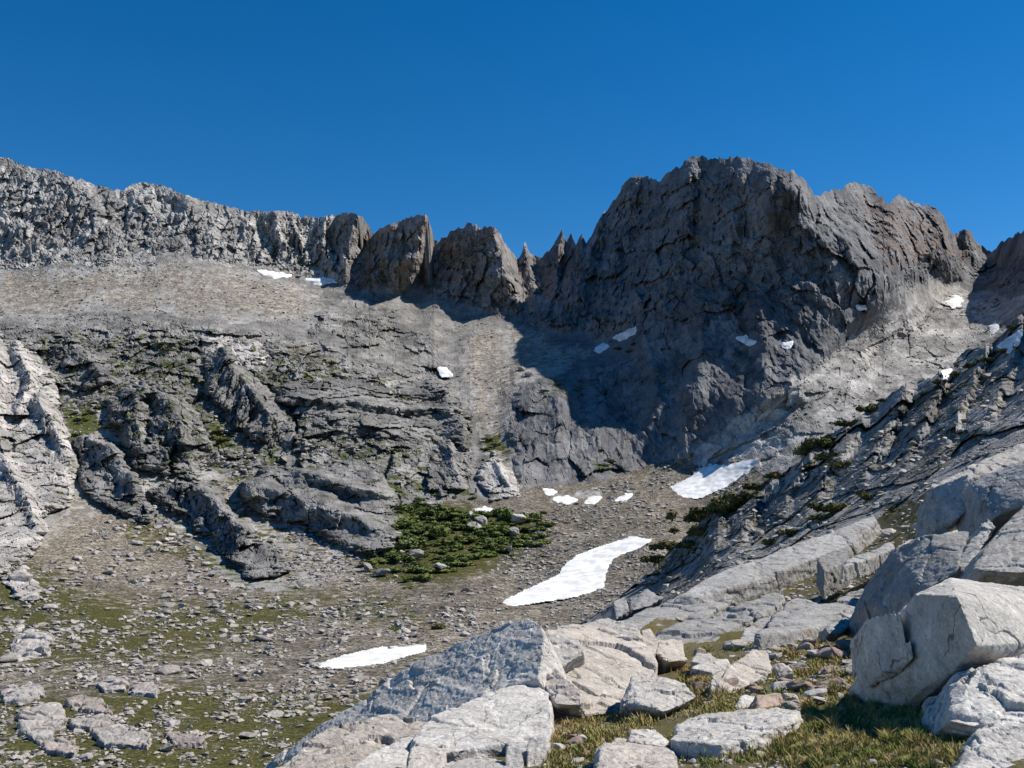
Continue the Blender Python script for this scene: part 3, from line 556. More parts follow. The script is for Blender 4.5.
snow([(497, 604), (531, 588), (559, 575), (564, 566), (576, 556), (600, 547), (631, 537), (650, 540), (637, 547), (613, 561), (605, 578), (603, 587), (576, 595), (545, 600), (504, 606)], 'largest white snowfield, a long tongue on the gravel floor')
snow([(670, 487), (690, 478), (703, 464), (720, 466), (757, 459), (747, 471), (735, 481), (698, 497), (677, 496)], 'wide snow patch under the shaded cliff at the foot of the sunlit slope')
snow([(315, 665), (343, 656), (377, 648), (424, 645), (424, 650), (380, 662), (334, 668)], 'thin flat snow strip on gravel just above the foreground slab')
snow([(257, 270), (274, 272), (291, 275), (274, 278)], 'short snow streak under the serrated ridge, first above the talus')
snow([(303, 279), (322, 278), (342, 280), (318, 284)], 'snow streak beside the first one under the serrated ridge')
snow([(612, 338), (626, 331), (637, 326), (634, 333), (618, 341)], 'upper of two snow slivers on the ledge left of the peak')
snow([(592, 351), (602, 344), (611, 344), (600, 352)], 'lower of two snow slivers on the ledge left of the peak')
snow([(438, 368), (446, 368), (452, 375), (442, 376)], 'small square snow patch beside the gravel chute')
snow([(997, 346), (1008, 338), (1022, 330), (1018, 343), (1009, 352)], 'bright snow patch at the frame edge on the dark slope', on_slope)
snow([(990, 327), (996, 321), (998, 329), (993, 333)], 'tiny snow spot above the frame edge snow patch')
snow([(943, 371), (951, 369), (949, 379), (944, 379)], 'tiny snow spot at the upper edge of the dark slope', on_slope)
snow([(735, 338), (745, 336), (757, 342), (750, 345)], 'shaded snow ledge in the middle of the cliff face')
snow([(782, 343), (792, 342), (790, 347), (783, 347)], 'small shaded snow spot right of the cliff snow ledge')
snow([(856, 306), (867, 306), (866, 309), (858, 309)], 'small snow spot where the peak meets the sunlit slope')
snow([(944, 299), (956, 295), (967, 303), (952, 307)], 'small snow patch high on the sunlit slope under the far ridge')
snow([(544, 489), (556, 491), (553, 494), (546, 493)], 'tiny snow spot at the foot of the chute, uppermost')
snow([(554, 498), (566, 496), (577, 500), (568, 503), (557, 502)], 'small snow patch on gravel between the chute and the shaded cliff')
snow([(585, 502), (592, 497), (601, 497), (594, 503)], 'small snow dab on gravel beside the chute snow patch')
snow([(616, 500), (625, 494), (632, 494), (625, 500)], 'slanting snow dab on gravel nearest the shaded cliff')
snow([(476, 510), (485, 507), (495, 511), (486, 514)], 'small snow dab above the green shrub thicket')

# ------------------------------------------------------------------ loose rocks
def rock_proto(seed, n=14, sub=2, flat=.6, amp=.06):
    rg = np.random.default_rng(seed); bm = bmesh.new()
    for k in range(n):
        v = rg.normal(size=3); v /= np.linalg.norm(v); v *= rg.uniform(.75, 1.05); v[2] *= flat
        bm.verts.new(v)
    r = bmesh.ops.convex_hull(bm, input=bm.verts); bmesh.ops.delete(bm, geom=[g_ for g_ in r['geom_interior'] if isinstance(g_, bmesh.types.BMVert)], context='VERTS')
    if sub:
        bmesh.ops.bevel(bm, geom=bm.edges[:], offset=.06, segments=1, affect='EDGES')
        bmesh.ops.triangulate(bm, faces=bm.faces); bmesh.ops.subdivide_edges(bm, edges=bm.edges, cuts=sub, use_grid_fill=True)
    bmesh.ops.triangulate(bm, faces=bm.faces)
    V = np.array([v.co for v in bm.verts]); T = np.array([[v.index for v in f.verts] for f in bm.faces]) if bm.verts.index_update() is None else None
    bm.free()
    if sub:
        nn = V / (np.linalg.norm(V, axis=1, keepdims=True) + 1e-9); b, e = blocks(V * 2.2 + seed, seed)
        V = V + nn * (amp * 2 * b + amp * fbm(V * 3 + seed, 3, seed))[:, None]
    return V, T
PROTO = [rock_proto(100 + k, 12 + k % 6, 2, [.55, .7, .45, .8][k % 4]) for k in range(12)]
LOW = [rock_proto(300 + k, 9, 0, [.6, .75, .5][k % 3]) for k in range(10)]
PM = []
for V, T in PROTO:
    t_ = new_mesh('boulder', V, T, None, M_BOULD); me = t_.data; bpy.data.objects.remove(t_); PM.append(me)
PN = []
for k, (V, T) in enumerate(PROTO):
    t_ = new_mesh('loose_stone', V, T, None, (M_FG, M_FGT, M_FG, M_PINK)[k % 4]); PN.append(t_.data); bpy.data.objects.remove(t_)
def boulder(p, size, label, group, flat=1.0, cat='boulder', k=None, name='boulder', mat=None):
    o = bpy.data.objects.new(name, PM[random.randrange(12) if k is None else k]); C.objects.link(o)
    o.location = (p[0], p[1], p[2] + size * .22); o.rotation_euler = (random.uniform(-.3, .3), random.uniform(-.3, .3), random.uniform(0, 6.3))
    o.scale = (size * random.uniform(.85, 1.25), size * random.uniform(.8, 1.1), size * flat * random.uniform(.8, 1.15))
    return tag(o, label, cat, group)
def stuff_rocks(name, pts, sizes, mat, label, protos=LOW):
    Vs, Ts, off = [], [], 0
    n = len(pts); kk = RNG.integers(0, len(protos), n); an = RNG.uniform(0, 6.28, n); sq = RNG.uniform(.6, 1.1, n)
    for k, (V, T) in enumerate(protos):
        m = np.where(kk == k)[0]
        if not len(m): continue
        c, s = np.cos(an[m])[:, None], np.sin(an[m])[:, None]
        x = V[None, :, 0] * c - V[None, :, 1] * s; y = V[None, :, 0] * s + V[None, :, 1] * c; z = np.broadcast_to(V[None, :, 2], x.shape) * sq[m][:, None]
        W = np.stack([x, y, z + .15], -1) * sizes[m][:, None, None] + pts[m][:, None, :]
        Vs.append(W.reshape(-1, 3)); Ts.append((T[None] + (np.arange(len(m)) * len(V))[:, None, None] + off).reshape(-1, 3)); off += W.shape[0] * W.shape[1]
    return tag(new_mesh(name, np.concatenate(Vs), np.concatenate(Ts), None, mat), label, 'scree', kind='stuff')
def scatter(poly, n, clumped=True):
    a = np.array(poly, float); out = np.zeros((0, 2))
    while len(out) < n:
        q = RNG.uniform(a.min(0), a.max(0), (n * 3, 2)); m = inside(q[:, 0], q[:, 1], poly)
        cl = perlin(np.stack([q[:, 0] / 26, q[:, 1] / 13, 0 * q[:, 0]], -1), 90) + .8 * perlin(np.stack([q[:, 0] / 80, q[:, 1] / 34, 0 * q[:, 0]], -1), 89); m &= RNG.uniform(-.5, .5, len(q)) < 1.3 * cl + .05
        if not clumped: m = inside(q[:, 0], q[:, 1], poly)
        for sp in SNOWS: m &= ~inside(q[:, 0], q[:, 1] - 1.5, sp)
        out = np.concatenate([out, q[m]])
    return out[:n]
LOW_LEFT = [(-200, 600), (40, 570), (90, 530), (150, 505), (230, 580), (300, 590), (330, 600), (470, 590), (520, 610), (420, 680), (330, 740), (240, 775), (-200, 800)]
def scree(poly, n, smin, smax, where=on_cirque):
    q = scatter(poly, n); p = where(q[:, 0], q[:, 1]); u = RNG.uniform(0, 1, n)
    px = smin * (smax / smin) ** (u ** 5); return p, px * p[:, 1] / F * .62
sets = [scree(LOW_LEFT, 30000, .9, 10), scree([(-100, 620), (350, 600), (500, 620), (400, 690), (200, 720), (-100, 760)], 4500, 1.5, 11),
        scree([(430, 640), (500, 560), (560, 500), (690, 460), (760, 460), (720, 520), (640, 580), (600, 640), (540, 660)], 14000, .8, 6),
        scree([(-100, 270), (160, 262), (330, 290), (480, 310), (520, 380), (520, 490), (480, 440), (430, 350), (300, 325), (-100, 330)], 5000, .9, 4),
        scree([(30, 350), (200, 330), (400, 370), (470, 460), (430, 500), (300, 470), (150, 480)], 8000, .9, 6),
        scree([(700, 465), (880, 320), (980, 300), (1024, 330), (900, 390), (800, 460), (740, 485)], 1300, 1.0, 4.5),
        scree([(60, 400), (120, 400), (250, 470), (330, 540), (360, 580), (290, 590), (150, 520), (80, 480)], 6500, .9, 9), scree([(150, 490), (300, 480), (420, 560), (380, 600), (290, 580)], 2600, 1.2, 7)]
stuff_rocks('scree', np.concatenate([s[0] for s in sets]), np.concatenate([s[1] for s in sets]), M_SCREE, 'countless small stones littering the basin and slopes')
s_ = scree([(600, 640), (640, 585), (690, 540), (760, 500), (860, 440), (1024, 350), (1200, 300), (1200, 420), (1024, 450), (870, 525), (720, 590), (640, 640)], 5000, 1.5, 13, on_slope)
stuff_rocks('rubble', s_[0], s_[1] * .9, M_BOULD, 'loose blocks strewn over the dark rocky slope')

GR = 'boulders scattered over the valley floor'
named = [(168, 673, 13, 'round pinkish boulder standing alone on the low meadow', .8), (407, 632, 10, 'brown round boulder beside a dark shrub above the thin snow strip', .9), 
         (8, 662, 13, 'dark cut boulder at the edge of the frame by the meadow', .9), (245, 703, 13, 'dark reddish boulder on the meadow near the foreground slab', .6), (275, 716, 12, 'flat brown stone lying on the meadow just beyond the slab', .5),
         (20, 582, 15, 'pale upright block standing on grass below the buttress', .9), (16, 632, 8, 'small white stone on dark grass at the frame edge', .7), (165, 598, 8, 'bright tilted block alone on the upper scree', .8), (196, 578, 8, 'bright block beside the foot of the long diagonal rib', .8), (138, 545, 9, 'pale slab near the foot of the short upright rib', .6),
         (248, 738, 11, 'small orange-stained stone at the end of the meadow slabs', .5), (530, 376, 7, 'grey block perched beside the gravel chute', .9), (522, 370, 6, 'block tucked against the chute wall', .9)]
for x, y, s, l, fl in named:
    p = on_cirque(x, y)[0]; boulder(p, s * p[1] / F * .9, l, GR, fl)
q = scatter(LOW_LEFT, 170); pp = on_cirque(q[:, 0], q[:, 1]); order = RNG.uniform(0, 1, 170)
for k in range(170):
    s = 4.5 + 7.5 * order[k] ** 3
    nearp = q[k, 1] > 640
    boulder(pp[k], s * pp[k, 1] / F * (.75 if not nearp else .95), 'pale granite boulder on the near meadow' if nearp else 'pale granite boulder on the scree slope beyond the meadow', GR if nearp else 'boulders scattered over the scree slope', random.uniform(.5, .9))
q = scatter([(610, 625), (640, 585), (690, 545), (760, 520), (860, 470), (980, 420), (1010, 440), (900, 500), (740, 575), (640, 620)], 40); pp = on_slope(q[:, 0], q[:, 1])
for k in range(40): boulder(pp[k], random.uniform(4, 11) * pp[k, 1] / F * .6, 'grey block lying on the dark rocky slope', 'blocks on the dark slope', random.uniform(.6, 1))

# ------------------------------------------------------------------ shrubs
def shrub_mesh(seed, mat, n=520, leaf=.16):
    rg = np.random.default_rng(seed); lob = rg.normal(size=(9, 3)) * np.array([.5, .5, .16]); lob[:, 2] = np.abs(lob[:, 2]) + .15
    c = lob[rg.integers(0, 9, n)]; d = rg.normal(size=(n, 3)); d /= np.linalg.norm(d, axis=1, keepdims=True)
    p = c + d * rg.uniform(.15, .42, (n, 1)) * np.array([1, 1, .7]); p[:, 2] = np.abs(p[:, 2])
    a = rg.normal(size=(n, 3)); a /= np.linalg.norm(a, axis=1, keepdims=True); b = np.cross(a, d); b /= np.linalg.norm(b, axis=1, keepdims=True) + 1e-6
    s = leaf * rg.uniform(.6, 1.4, (n, 1)); V = np.stack([p - a * s - b * s * .6, p + a * s - b * s * .6, p + a * s * .7 + b * s * .7, p - a * s * .7 + b * s * .7], 1).reshape(-1, 3)
    o = new_mesh('foliage', V, np.arange(n * 4).reshape(-1, 4), None, mat); me = o.data; bpy.data.objects.remove(o)
    bm = bmesh.new()
    for k in range(5):
        e = lob[k]; L = np.linalg.norm(e)
        r = bmesh.ops.create_cone(bm, segments=5, radius1=.05, radius2=.02, depth=L, cap_ends=True)
        from mathutils import Vector
        q_ = Vector(e).to_track_quat('Z', 'Y').to_matrix().to_4x4(); bmesh.ops.transform(bm, matrix=q_, verts=r['verts']); bmesh.ops.translate(bm, vec=Vector(e) * .5, verts=r['verts'])
    ms = bpy.data.meshes.new('stem'); bm.to_mesh(ms); bm.free(); ms.materials.append(M_WOOD)
    return me, ms
SHR = [shrub_mesh(500 + k, M_LEAF, 800, .11) for k in range(5)]; SHL = [shrub_mesh(540 + k, M_LEAFL, 800, .11) for k in range(4)]; SHD = [shrub_mesh(520 + k, M_LEAFD, 900, .10) for k in range(4)]
def shrub(p, size, label, group, lib=SHR, h=.8):
    f, s = random.choice(lib); e = bpy.data.objects.new('mountain_shrub', None); C.objects.link(e)
    e.location = p; e.rotation_euler = (0, 0, random.uniform(0, 6.3)); e.scale = (size, size * random.uniform(.8, 1.1), size * h * random.uniform(.8, 1.2))
    for nm, me in (('foliage', f), ('stem', s)):
        o = bpy.data.objects.new(nm, me); C.objects.link(o); o.parent = e
    return tag(e, label, 'shrub', group)
THICK = [(364, 570), (372, 556), (398, 535), (395, 510), (420, 506), (455, 507), (505, 513), (545, 520), (556, 530), (540, 545), (500, 556), (470, 566), (415, 583), (380, 580)]
q = np.concatenate([scatter(THICK, 115, False), scatter([(350, 580), (380, 500), (440, 470), (490, 480), (570, 525), (540, 565), (420, 600)], 35)]); pp = on_cirque(q[:, 0], q[:, 1])
for k in range(150): shrub(pp[k], (random.uniform(8, 16) if k < 115 else random.uniform(3, 6)) * pp[k, 1] / F, 'low green krummholz shrub in the dense thicket at the headwall foot', 'shrubs of the green thicket', SHR if random.random() < .55 else SHL, random.uniform(.35, .65))
for x, y in scatter(THICK, 14, False): p = on_cirque(x, y)[0]; boulder(p + np.array([0, -2, .6]), random.uniform(6, 10) * p[1] / F, 'pale boulder poking out of the green shrub thicket', 'boulders in the green thicket', .9)
spots = [(83, 420, 8), (78, 435, 7), (92, 412, 6), (215, 432, 6), (225, 440, 7), (232, 446, 5), (162, 345, 6), (168, 350, 6), (490, 440, 6), (496, 446, 6), (486, 450, 5), (130, 392, 6), (150, 388, 5), (172, 392, 5), (300, 480, 5), (330, 476, 5), (420, 500, 6), (610, 462, 6), (604, 466, 6), (440, 628, 8), (395, 630, 8), (250, 395, 6), (280, 388, 5), (230, 360, 5), (545, 392, 5), (560, 385, 5), (620, 350, 6), (630, 352, 6), (635, 345, 5)]
q = scatter([(30, 345), (200, 330), (330, 355), (460, 400), (470, 480), (400, 500), (300, 470), (230, 480), (120, 470), (75, 420)], 70)
spots += [(x, y, random.uniform(2.5, 6)) for x, y in q]
for x, y, s in spots: p = on_cirque(x, y)[0]; shrub(p, s * p[1] / F, 'small dark green shrub clinging to a ledge of the headwall', 'shrubs on the headwall ledges', SHR if random.random() < .6 else SHD, .6)
dk = [(700, 520, 11), (712, 514, 10), (722, 512, 12), (735, 508, 12), (748, 500, 10), (700, 535, 9), (670, 545, 12), (655, 555, 9), (690, 548, 8), (760, 490, 9), (775, 478, 9), (805, 455, 10), (815, 448, 11), (828, 460, 10), (838, 468, 8), (832, 440, 8), (850, 425, 8), (870, 412, 8), (885, 402, 7), (835, 512, 13), (822, 520, 9), (870, 500, 8), (905, 515, 12), (918, 510, 10), (895, 522, 9), (940, 384, 8), (955, 378, 9), (970, 368, 8), (985, 362, 8), (1005, 352, 8), (1015, 330, 8), (925, 395, 7), (790, 535, 8), (770, 545, 8)]
for x, y, s in dk: p = on_slope(x, y); shrub(p, s * p[1] / F * (1.5 if x < 880 else 1.0), 'dark olive shrub rooted among blocks of the dark slope', 'shrubs on the dark slope', SHD, random.uniform(.6, 1.05))

# ------------------------------------------------------------------ foreground bedrock and boulders, each from its own measured facets
def finish_rock(bm, name, label, cat, mat, vox, amp, group, strata=0.0, smooth_it=1):
    me = bpy.data.meshes.new(name); bmesh.ops.recalc_face_normals(bm, faces=bm.faces); bm.to_mesh(me); bm.free()
    o = bpy.data.objects.new(name, me); C.objects.link(o)
    md = o.modifiers.new('r', 'REMESH'); md.mode = 'VOXEL'; md.voxel_size = vox
    m2 = bpy.data.meshes.new_from_object(o.evaluated_get(bpy.context.evaluated_depsgraph_get())); o.modifiers.clear(); o.data = m2; bpy.data.meshes.remove(me)
    bm = bmesh.new(); bm.from_mesh(m2)
    for _ in range(smooth_it): bmesh.ops.smooth_vert(bm, verts=bm.verts, factor=.5, use_axis_x=True, use_axis_y=True, use_axis_z=True)
    bm.normal_update(); V = np.array([v.co for v in bm.verts]); N = np.array([v.normal for v in bm.verts])
    sz = np.ptp(V, axis=0).max(); a = amp * sz; sd = abs(hash(label)) % 97 if False else sum(map(ord, label)) % 97
    b1, e1 = blocks(V / (sz * .22) + .3 * fbm(V / (sz * .1), 2, sd)[:, None], sd); b2, e2 = blocks(V / (sz * .07), sd + 3)
    d = a * (1.1 * b1 + .45 * b2 - .35 * np.exp(-e1 * 10)) + a * .5 * fbm(V / (sz * .18), 4, sd + 5) + vox * .6 * fbm(V / (vox * 3), 3, sd + 8)
    if strata: d = d + strata * a * ridged(V * np.array([.5, .5, 2.5]) / (sz * .12), 3, sd + 11)
    V = V + N * d[:, None]
    for v, c_ in zip(bm.verts, V): v.co = c_
    bmesh.ops.smooth_vert(bm, verts=bm.verts, factor=.25, use_axis_x=True, use_axis_y=True, use_axis_z=True)
    bm.to_mesh(m2); bm.free()
    m2.polygons.foreach_set('use_smooth', np.full(len(m2.polygons), False)); m2.materials.clear(); m2.materials.append(mat)
    return tag(o, label, cat, group)
def slab(label, poly, Db, Dt, th, mat=None, Dx=0.0, amp=.018, name='rock_slab', cat='rock slab', group='granite slabs in the foreground', down=.5, strata=0.0, vpx=1.5):
    a = np.array(poly, float); yb, yt = a[:, 1].max(), a[:, 1].min(); xc = (a[:, 0].max() + a[:, 0].min()) / 2; wd = np.ptp(a[:, 0])
    Db *= .955; Dt *= .955; D = Db + (Dt - Db) * (yb - a[:, 1]) / (yb - yt) + Dx * (a[:, 0] - xc) / wd
    P = P3(a[:, 0], a[:, 1], D); c0 = P.mean(0)
    u_, s_, vt = np.linalg.svd(P - c0); n = vt[2]; n = n if n @ (-c0) > 0 else -n
    sh = -n * th + np.array([0, 0, -1]) * th * down
    bm = bmesh.new(); A = [bm.verts.new(p) for p in P]; B = [bm.verts.new(p + sh + (p - c0) * .10) for p in P]; k = len(A)
    f1 = bm.faces.new(A); f2 = bm.faces.new(B[::-1])
    for i in range(k): bm.faces.new((A[i], A[(i + 1) % k], B[(i + 1) % k], B[i]))
    bmesh.ops.triangulate(bm, faces=bm.faces[:])
    return finish_rock(bm, name, label, cat, mat or M_FG, vpx * D.mean() / F, amp, group, strata)
def hull(label, pts, th, mat=None, amp=.02, name='boulder', cat='boulder', group='boulders in the foreground', vpx=1.5, strata=0.0):
    a = np.array(pts, float); P = P3(a[:, 0], a[:, 1], a[:, 2] * .955); sh = np.array([0, .8, -.45]) * th
    bm = bmesh.new()
    for p in list(P) + list(P + sh): bm.verts.new(p)
    r = bmesh.ops.convex_hull(bm, input=bm.verts); bmesh.ops.delete(bm, geom=[g_ for g_ in r['geom_interior'] if isinstance(g_, bmesh.types.BMVert)], context='VERTS')
    return finish_rock(bm, name, label, cat, mat or M_FG, vpx * a[:, 2].mean() / F, amp, group, strata)
# pale slabs lying in the meadow far below
GM = 'pale slabs in the meadow'
for lab, poly, mt in [('pale bent slab nearest the frame edge in the meadow', [(20, 715), (54, 704), (70, 716), (50, 730), (54, 739), (40, 742), (24, 731)], 0),
        ('broad flat pale slab at the front of the meadow', [(92, 728), (125, 723), (151, 735), (147, 744), (104, 743)], 0), ('low tan-ended slab right of the broad meadow slab', [(166, 731), (198, 734), (206, 741), (174, 743)], 1),
        ('long pinkish slab with a dark front in the meadow', [(66, 697), (92, 696), (112, 707), (109, 712), (72, 706)], 1), ('low light slab between the pinkish slab and the broad slab', [(70, 718), (108, 715), (112, 721), (90, 726), (72, 724)], 0),
        ('upper left pale hump slab above the pinkish slab', [(96, 682), (110, 677), (126, 680), (126, 688), (104, 689)], 0), ('flat pale slab beside the hump slab', [(131, 684), (150, 682), (160, 688), (156, 693), (132, 691)], 0),
        ('brown-edged low slab at the water-green meadow edge', [(43, 741), (62, 737), (79, 745), (75, 752), (46, 749)], 1), ('low pale slab highest at the frame edge of the meadow', [(2, 690), (30, 682), (48, 690), (34, 698), (4, 700)], 0), ('broken pale slab under the frame edge buttress', [(10, 642), (30, 628), (50, 636), (44, 652), (16, 656)], 0)]:
    yb = max(p[1] for p in poly); yt = min(p[1] for p in poly); xm = sum(p[0] for p in poly) / len(poly); db = on_cirque(xm, yb)[0][1]; dt = on_cirque(xm, yt)[0][1]
    slab(lab, poly, db * .975 / .955, (db + (dt - db) * .9) * .985 / .955, 1.0, M_FGT2 if mt else M_FG2, amp=.05, group=GM, vpx=1.0)
# the big slabs left of the middle
slab('large slab with a long bluish shaded side facing the basin', [(250, 776), (287, 750), (324, 724), (366, 698), (387, 679), (427, 656), (477, 635), (512, 622), (528, 618), (542, 625), (545, 642), (538, 678), (499, 692), (455, 710), (427, 722), (400, 740), (330, 790)], 14.0, 18.2, 2.2, M_FG, Dx=-4.9, amp=.010, strata=.5)
slab('bright cracked slab in front of the large shaded slab', [(412, 738), (427, 719), (460, 704), (490, 692), (528, 681), (549, 692), (553, 724), (546, 752), (524, 756), (506, 744), (446, 752), (424, 752)], 11.2, 14.6, .5, M_FG, amp=.014)
slab('brownish stepped rock below the shaded slab at the lower edge', [(262, 776), (327, 726), (393, 712), (428, 720), (415, 736), (374, 754), (340, 778)], 11.6, 14.2, .9, M_FGT, amp=.03)
slab('pale smooth wedge of rock at the lower edge', [(335, 778), (374, 751), (415, 732), (412, 750), (396, 780)], 10.6, 12.6, .5, M_FG)
slab('small blocky stone wedged under the bright cracked slab', [(411, 746), (434, 743), (447, 752), (441, 776), (404, 776)], 10.4, 11.2, .5, M_FGT)
slab('low flat pale stone at the lower edge below the bright slab', [(445, 762), (480, 756), (505, 760), (510, 780), (440, 782)], 10, 11.2, .4, M_FG)
slab('small split stone beside the bright cracked slab', [(506, 745), (520, 742), (524, 760), (520, 776), (505, 776)], 10.6, 11, .3, M_FG)
slab('narrow stone at the grass edge below the bright slab', [(527, 742), (540, 736), (551, 742), (540, 766), (527, 772)], 10.8, 11.3, .3, M_FG)
# middle
hull('large tan slab with a white upper rim in the middle foreground', [(546, 634, 17.5), (575, 622, 20), (605, 619, 21), (637, 626, 20.5), (640, 640, 19), (661, 673, 16.6), (624, 709, 14.6), (585, 716, 14), (560, 704, 14.2), (538, 680, 15)], 2.6, M_FGT, amp=.016)
slab('thin white ledge capping the large tan slab', [(572, 626), (605, 618), (636, 624), (640, 637), (612, 637), (588, 640)], 18.4, 20.6, .5, M_FG, amp=.02)
hull('dark cleft block joining the tan slab and the shaded slab', [(545, 637, 16.8), (556, 632, 17), (576, 640, 17), (586, 652, 16), (560, 668, 15.4), (545, 676, 15.2)], 1.0, M_FG)
hull('brown knobby stone at the lower corner of the tan slab', [(536, 678, 14.6), (556, 668, 14.8), (580, 690, 14), (584, 706, 13.7), (556, 704, 13.8)], .9, M_FGT, amp=.035)
hull('bright white block with vertical cracks leaning on the tan slab', [(622, 706, 13.8), (631, 677, 14.6), (664, 675, 14.8), (686, 684, 14.6), (698, 696, 14.2), (684, 704, 13.8), (664, 712, 13.5), (641, 705, 13.6)], .9, M_FG, amp=.025)
hull('brown upright block behind the russet grass', [(641, 630, 20.4), (650, 629, 20.6), (660, 642, 20.2), (655, 658, 19.6), (643, 650, 19.8)], 1.0, M_FGT)
hull('dark square block beside the brown upright block', [(657, 640, 20.6), (682, 639, 21), (687, 660, 20), (668, 662, 19.6), (655, 652, 20)], 1.0, M_FGT)
hull('tilted two-faced block standing in the russet grass', [(709, 702, 14.6), (711, 674, 15.2), (731, 671, 15.6), (752, 650, 17), (770, 652, 17.2), (772, 673, 16), (740, 689, 15), (725, 700, 14.6)], .9, M_FGT)
slab('broad flat pale slab lying across the near grass', [(671, 741), (679, 725), (700, 714), (740, 711), (780, 708), (800, 711), (792, 722), (770, 730), (747, 739), (721, 745)], 10.1, 12.0, .4, M_FG, strata=.7, Dx=-.7)
hull('tan flat-topped block at the lower edge of the frame', [(596, 780, 9.6), (600, 749, 10.4), (618, 739, 11.2), (664, 746, 11), (677, 757, 10.3), (677, 780, 9.5)], .8, M_FGT, strata=.8)
hull('small grey stone lying on the tan flat-topped block', [(628, 741, 10.9), (631, 730, 11.3), (655, 729, 11.4), (671, 741, 11), (664, 747, 10.7)], .4, M_FG)
slab('small white stone at the edge of the russet grass hollow', [(690, 660), (696, 653), (712, 653), (712, 661), (700, 664)], 18, 19.4, .4, M_FG)
slab('pale low stone right of the small white stone', [(690, 668), (705, 660), (728, 658), (732, 666), (712, 672)], 17.4, 18.6, .5, M_FG)
hull('small white upright block beside a pink block', [(733, 710, 13.4), (742, 694, 13.8), (756, 696, 13.8), (757, 709, 13.4)], .4, M_FG)
hull('pinkish square block beside the small white block', [(756, 695, 13.3), (782, 693, 13.5), (784, 706, 13.1), (757, 709, 12.9)], .5, M_PINK)
# slabs running up to the right
G2 = 'tilted slabs beyond the grass'
slab('uppermost long grey slab sloping along the edge of the bench', [(676, 596), (691, 588), (730, 568), (793, 545), (840, 528), (872, 515), (876, 522), (848, 546), (800, 564), (746, 583), (700, 597)], 42, 56, .6, M_FGG, group=G2, amp=.01, strata=.5)
slab('widest smooth grey slab in the tilted stack', [(618, 623), (648, 608), (678, 596), (742, 580), (748, 592), (704, 616), (657, 633), (640, 630)], 34, 50, .7, M_FGG, group=G2, amp=.010, strata=.4)
slab('dark undercut grey slab below the widest smooth slab', [(655, 638), (700, 618), (746, 602), (782, 588), (784, 602), (732, 630), (690, 655), (670, 650)], 26, 36, .8, M_FGG, group=G2, amp=.018, strata=.5)
slab('narrow brown slab leaning over the dark cleft', [(728, 652), (746, 626), (780, 606), (770, 628), (754, 648)], 24, 29, .6, M_FGG, group=G2)
slab('broad grey slab in the middle of the bench with a sandy top', [(758, 635), (787, 602), (803, 597), (820, 605), (862, 590), (884, 596), (868, 622), (830, 624), (790, 632)], 23, 33, .6, M_FGG, group=G2, amp=.014)
slab('small square slab propped on the uppermost slab', [(817, 558), (848, 545), (848, 560), (824, 572)], 34, 38, .6, M_FGG, group=G2)
slab('thin slab pointing at the tall grey boulder', [(846, 560), (890, 542), (894, 548), (866, 560), (842, 566)], 32, 37, .35, M_FGG, group=G2)
slab('pale cracked slab under the two blocks on the bench rim', [(896, 545), (920, 536), (972, 528), (968, 545), (930, 552)], 27, 31, .4, M_FG, group=G2)
slab('long bright slab on the rim above the square blocks', [(928, 488), (960, 470), (1022, 441), (1060, 432), (1050, 450), (990, 474), (950, 484)], 40, 46, .6, M_FG, group=G2, amp=.02)
hull('small cube at the far end of the slab stack', [(613, 601, 44), (626, 596, 45), (630, 610, 43), (616, 619, 42)], 1.4, M_FGG)
hull('wedge beside the small cube at the far end of the slabs', [(629, 600, 46), (646, 589, 47), (664, 597, 46), (650, 606, 44), (632, 610, 43)], 1.6, M_FGG)
# right hand boulders
GB = 'big boulders at the edge of the bench'
hull('largest boulder, bright top and blue shaded split face', [(867, 671, 12.2), (885, 687, 11.7), (924, 687, 11.0), (952, 673, 10.5), (977, 646, 10.0), (957, 596, 10.25), (914, 594, 11.15), (905, 611, 11.5), (950, 577, 12.2), (1060, 592, 12.8), (1080, 640, 11.6), (1007, 657, 10.5)], 1.2, M_FG, amp=.006, group=GB)
hull('square slab split from the front of the largest boulder', [(857, 632, 12.2), (868, 617, 11.9), (898, 610, 11.3), (905, 620, 11.15), (915, 658, 10.95), (878, 676, 11.7), (866, 671, 12.0)], .5, M_FG, amp=.012, group=GB)
hull('rounded boulder in front of the largest boulder at the frame edge', [(945, 706, 9.9), (952, 674, 10.3), (975, 664, 10), (1004, 656, 10.2), (1060, 648, 10.4), (1060, 725, 8.9), (985, 728, 8.9), (948, 721, 9.1)], 1.0, M_FG, amp=.03, group=GB)
hull('pale low slab in the lower corner of the frame', [(956, 765, 7.9), (978, 728, 8.5), (1024, 722, 8.6), (1070, 724, 8.6), (1070, 790, 7.4), (960, 790, 7.4)], .6, M_FG, amp=.025, group=GB)
hull('tall grey boulder leaning behind the largest boulder', [(861, 606, 19.4), (890, 550, 19.5), (920, 537, 18.9), (950, 534, 18.6), (970, 531, 18.6), (960, 558, 17.2), (958, 572, 16.8), (928, 588, 17), (901, 612, 17.7)], 1.6, M_FGG, amp=.012, group=GB)
hull('sloping boulder resting above the largest boulder at the frame edge', [(972, 568, 15.4), (985, 545, 16.4), (1024, 505, 18.2), (1070, 480, 18.6), (1080, 560, 15.4), (1024, 572, 14.6), (985, 571, 15)], 1.5, M_FG, amp=.012, group=GB)
hull('smaller square block high on the bench rim', [(928, 522, 30), (931, 488, 30.4), (968, 474, 29.4), (977, 503, 28.6), (959, 517, 28.6), (938, 525, 29.4)], 1.4, M_FGG, amp=.010, group=GB)
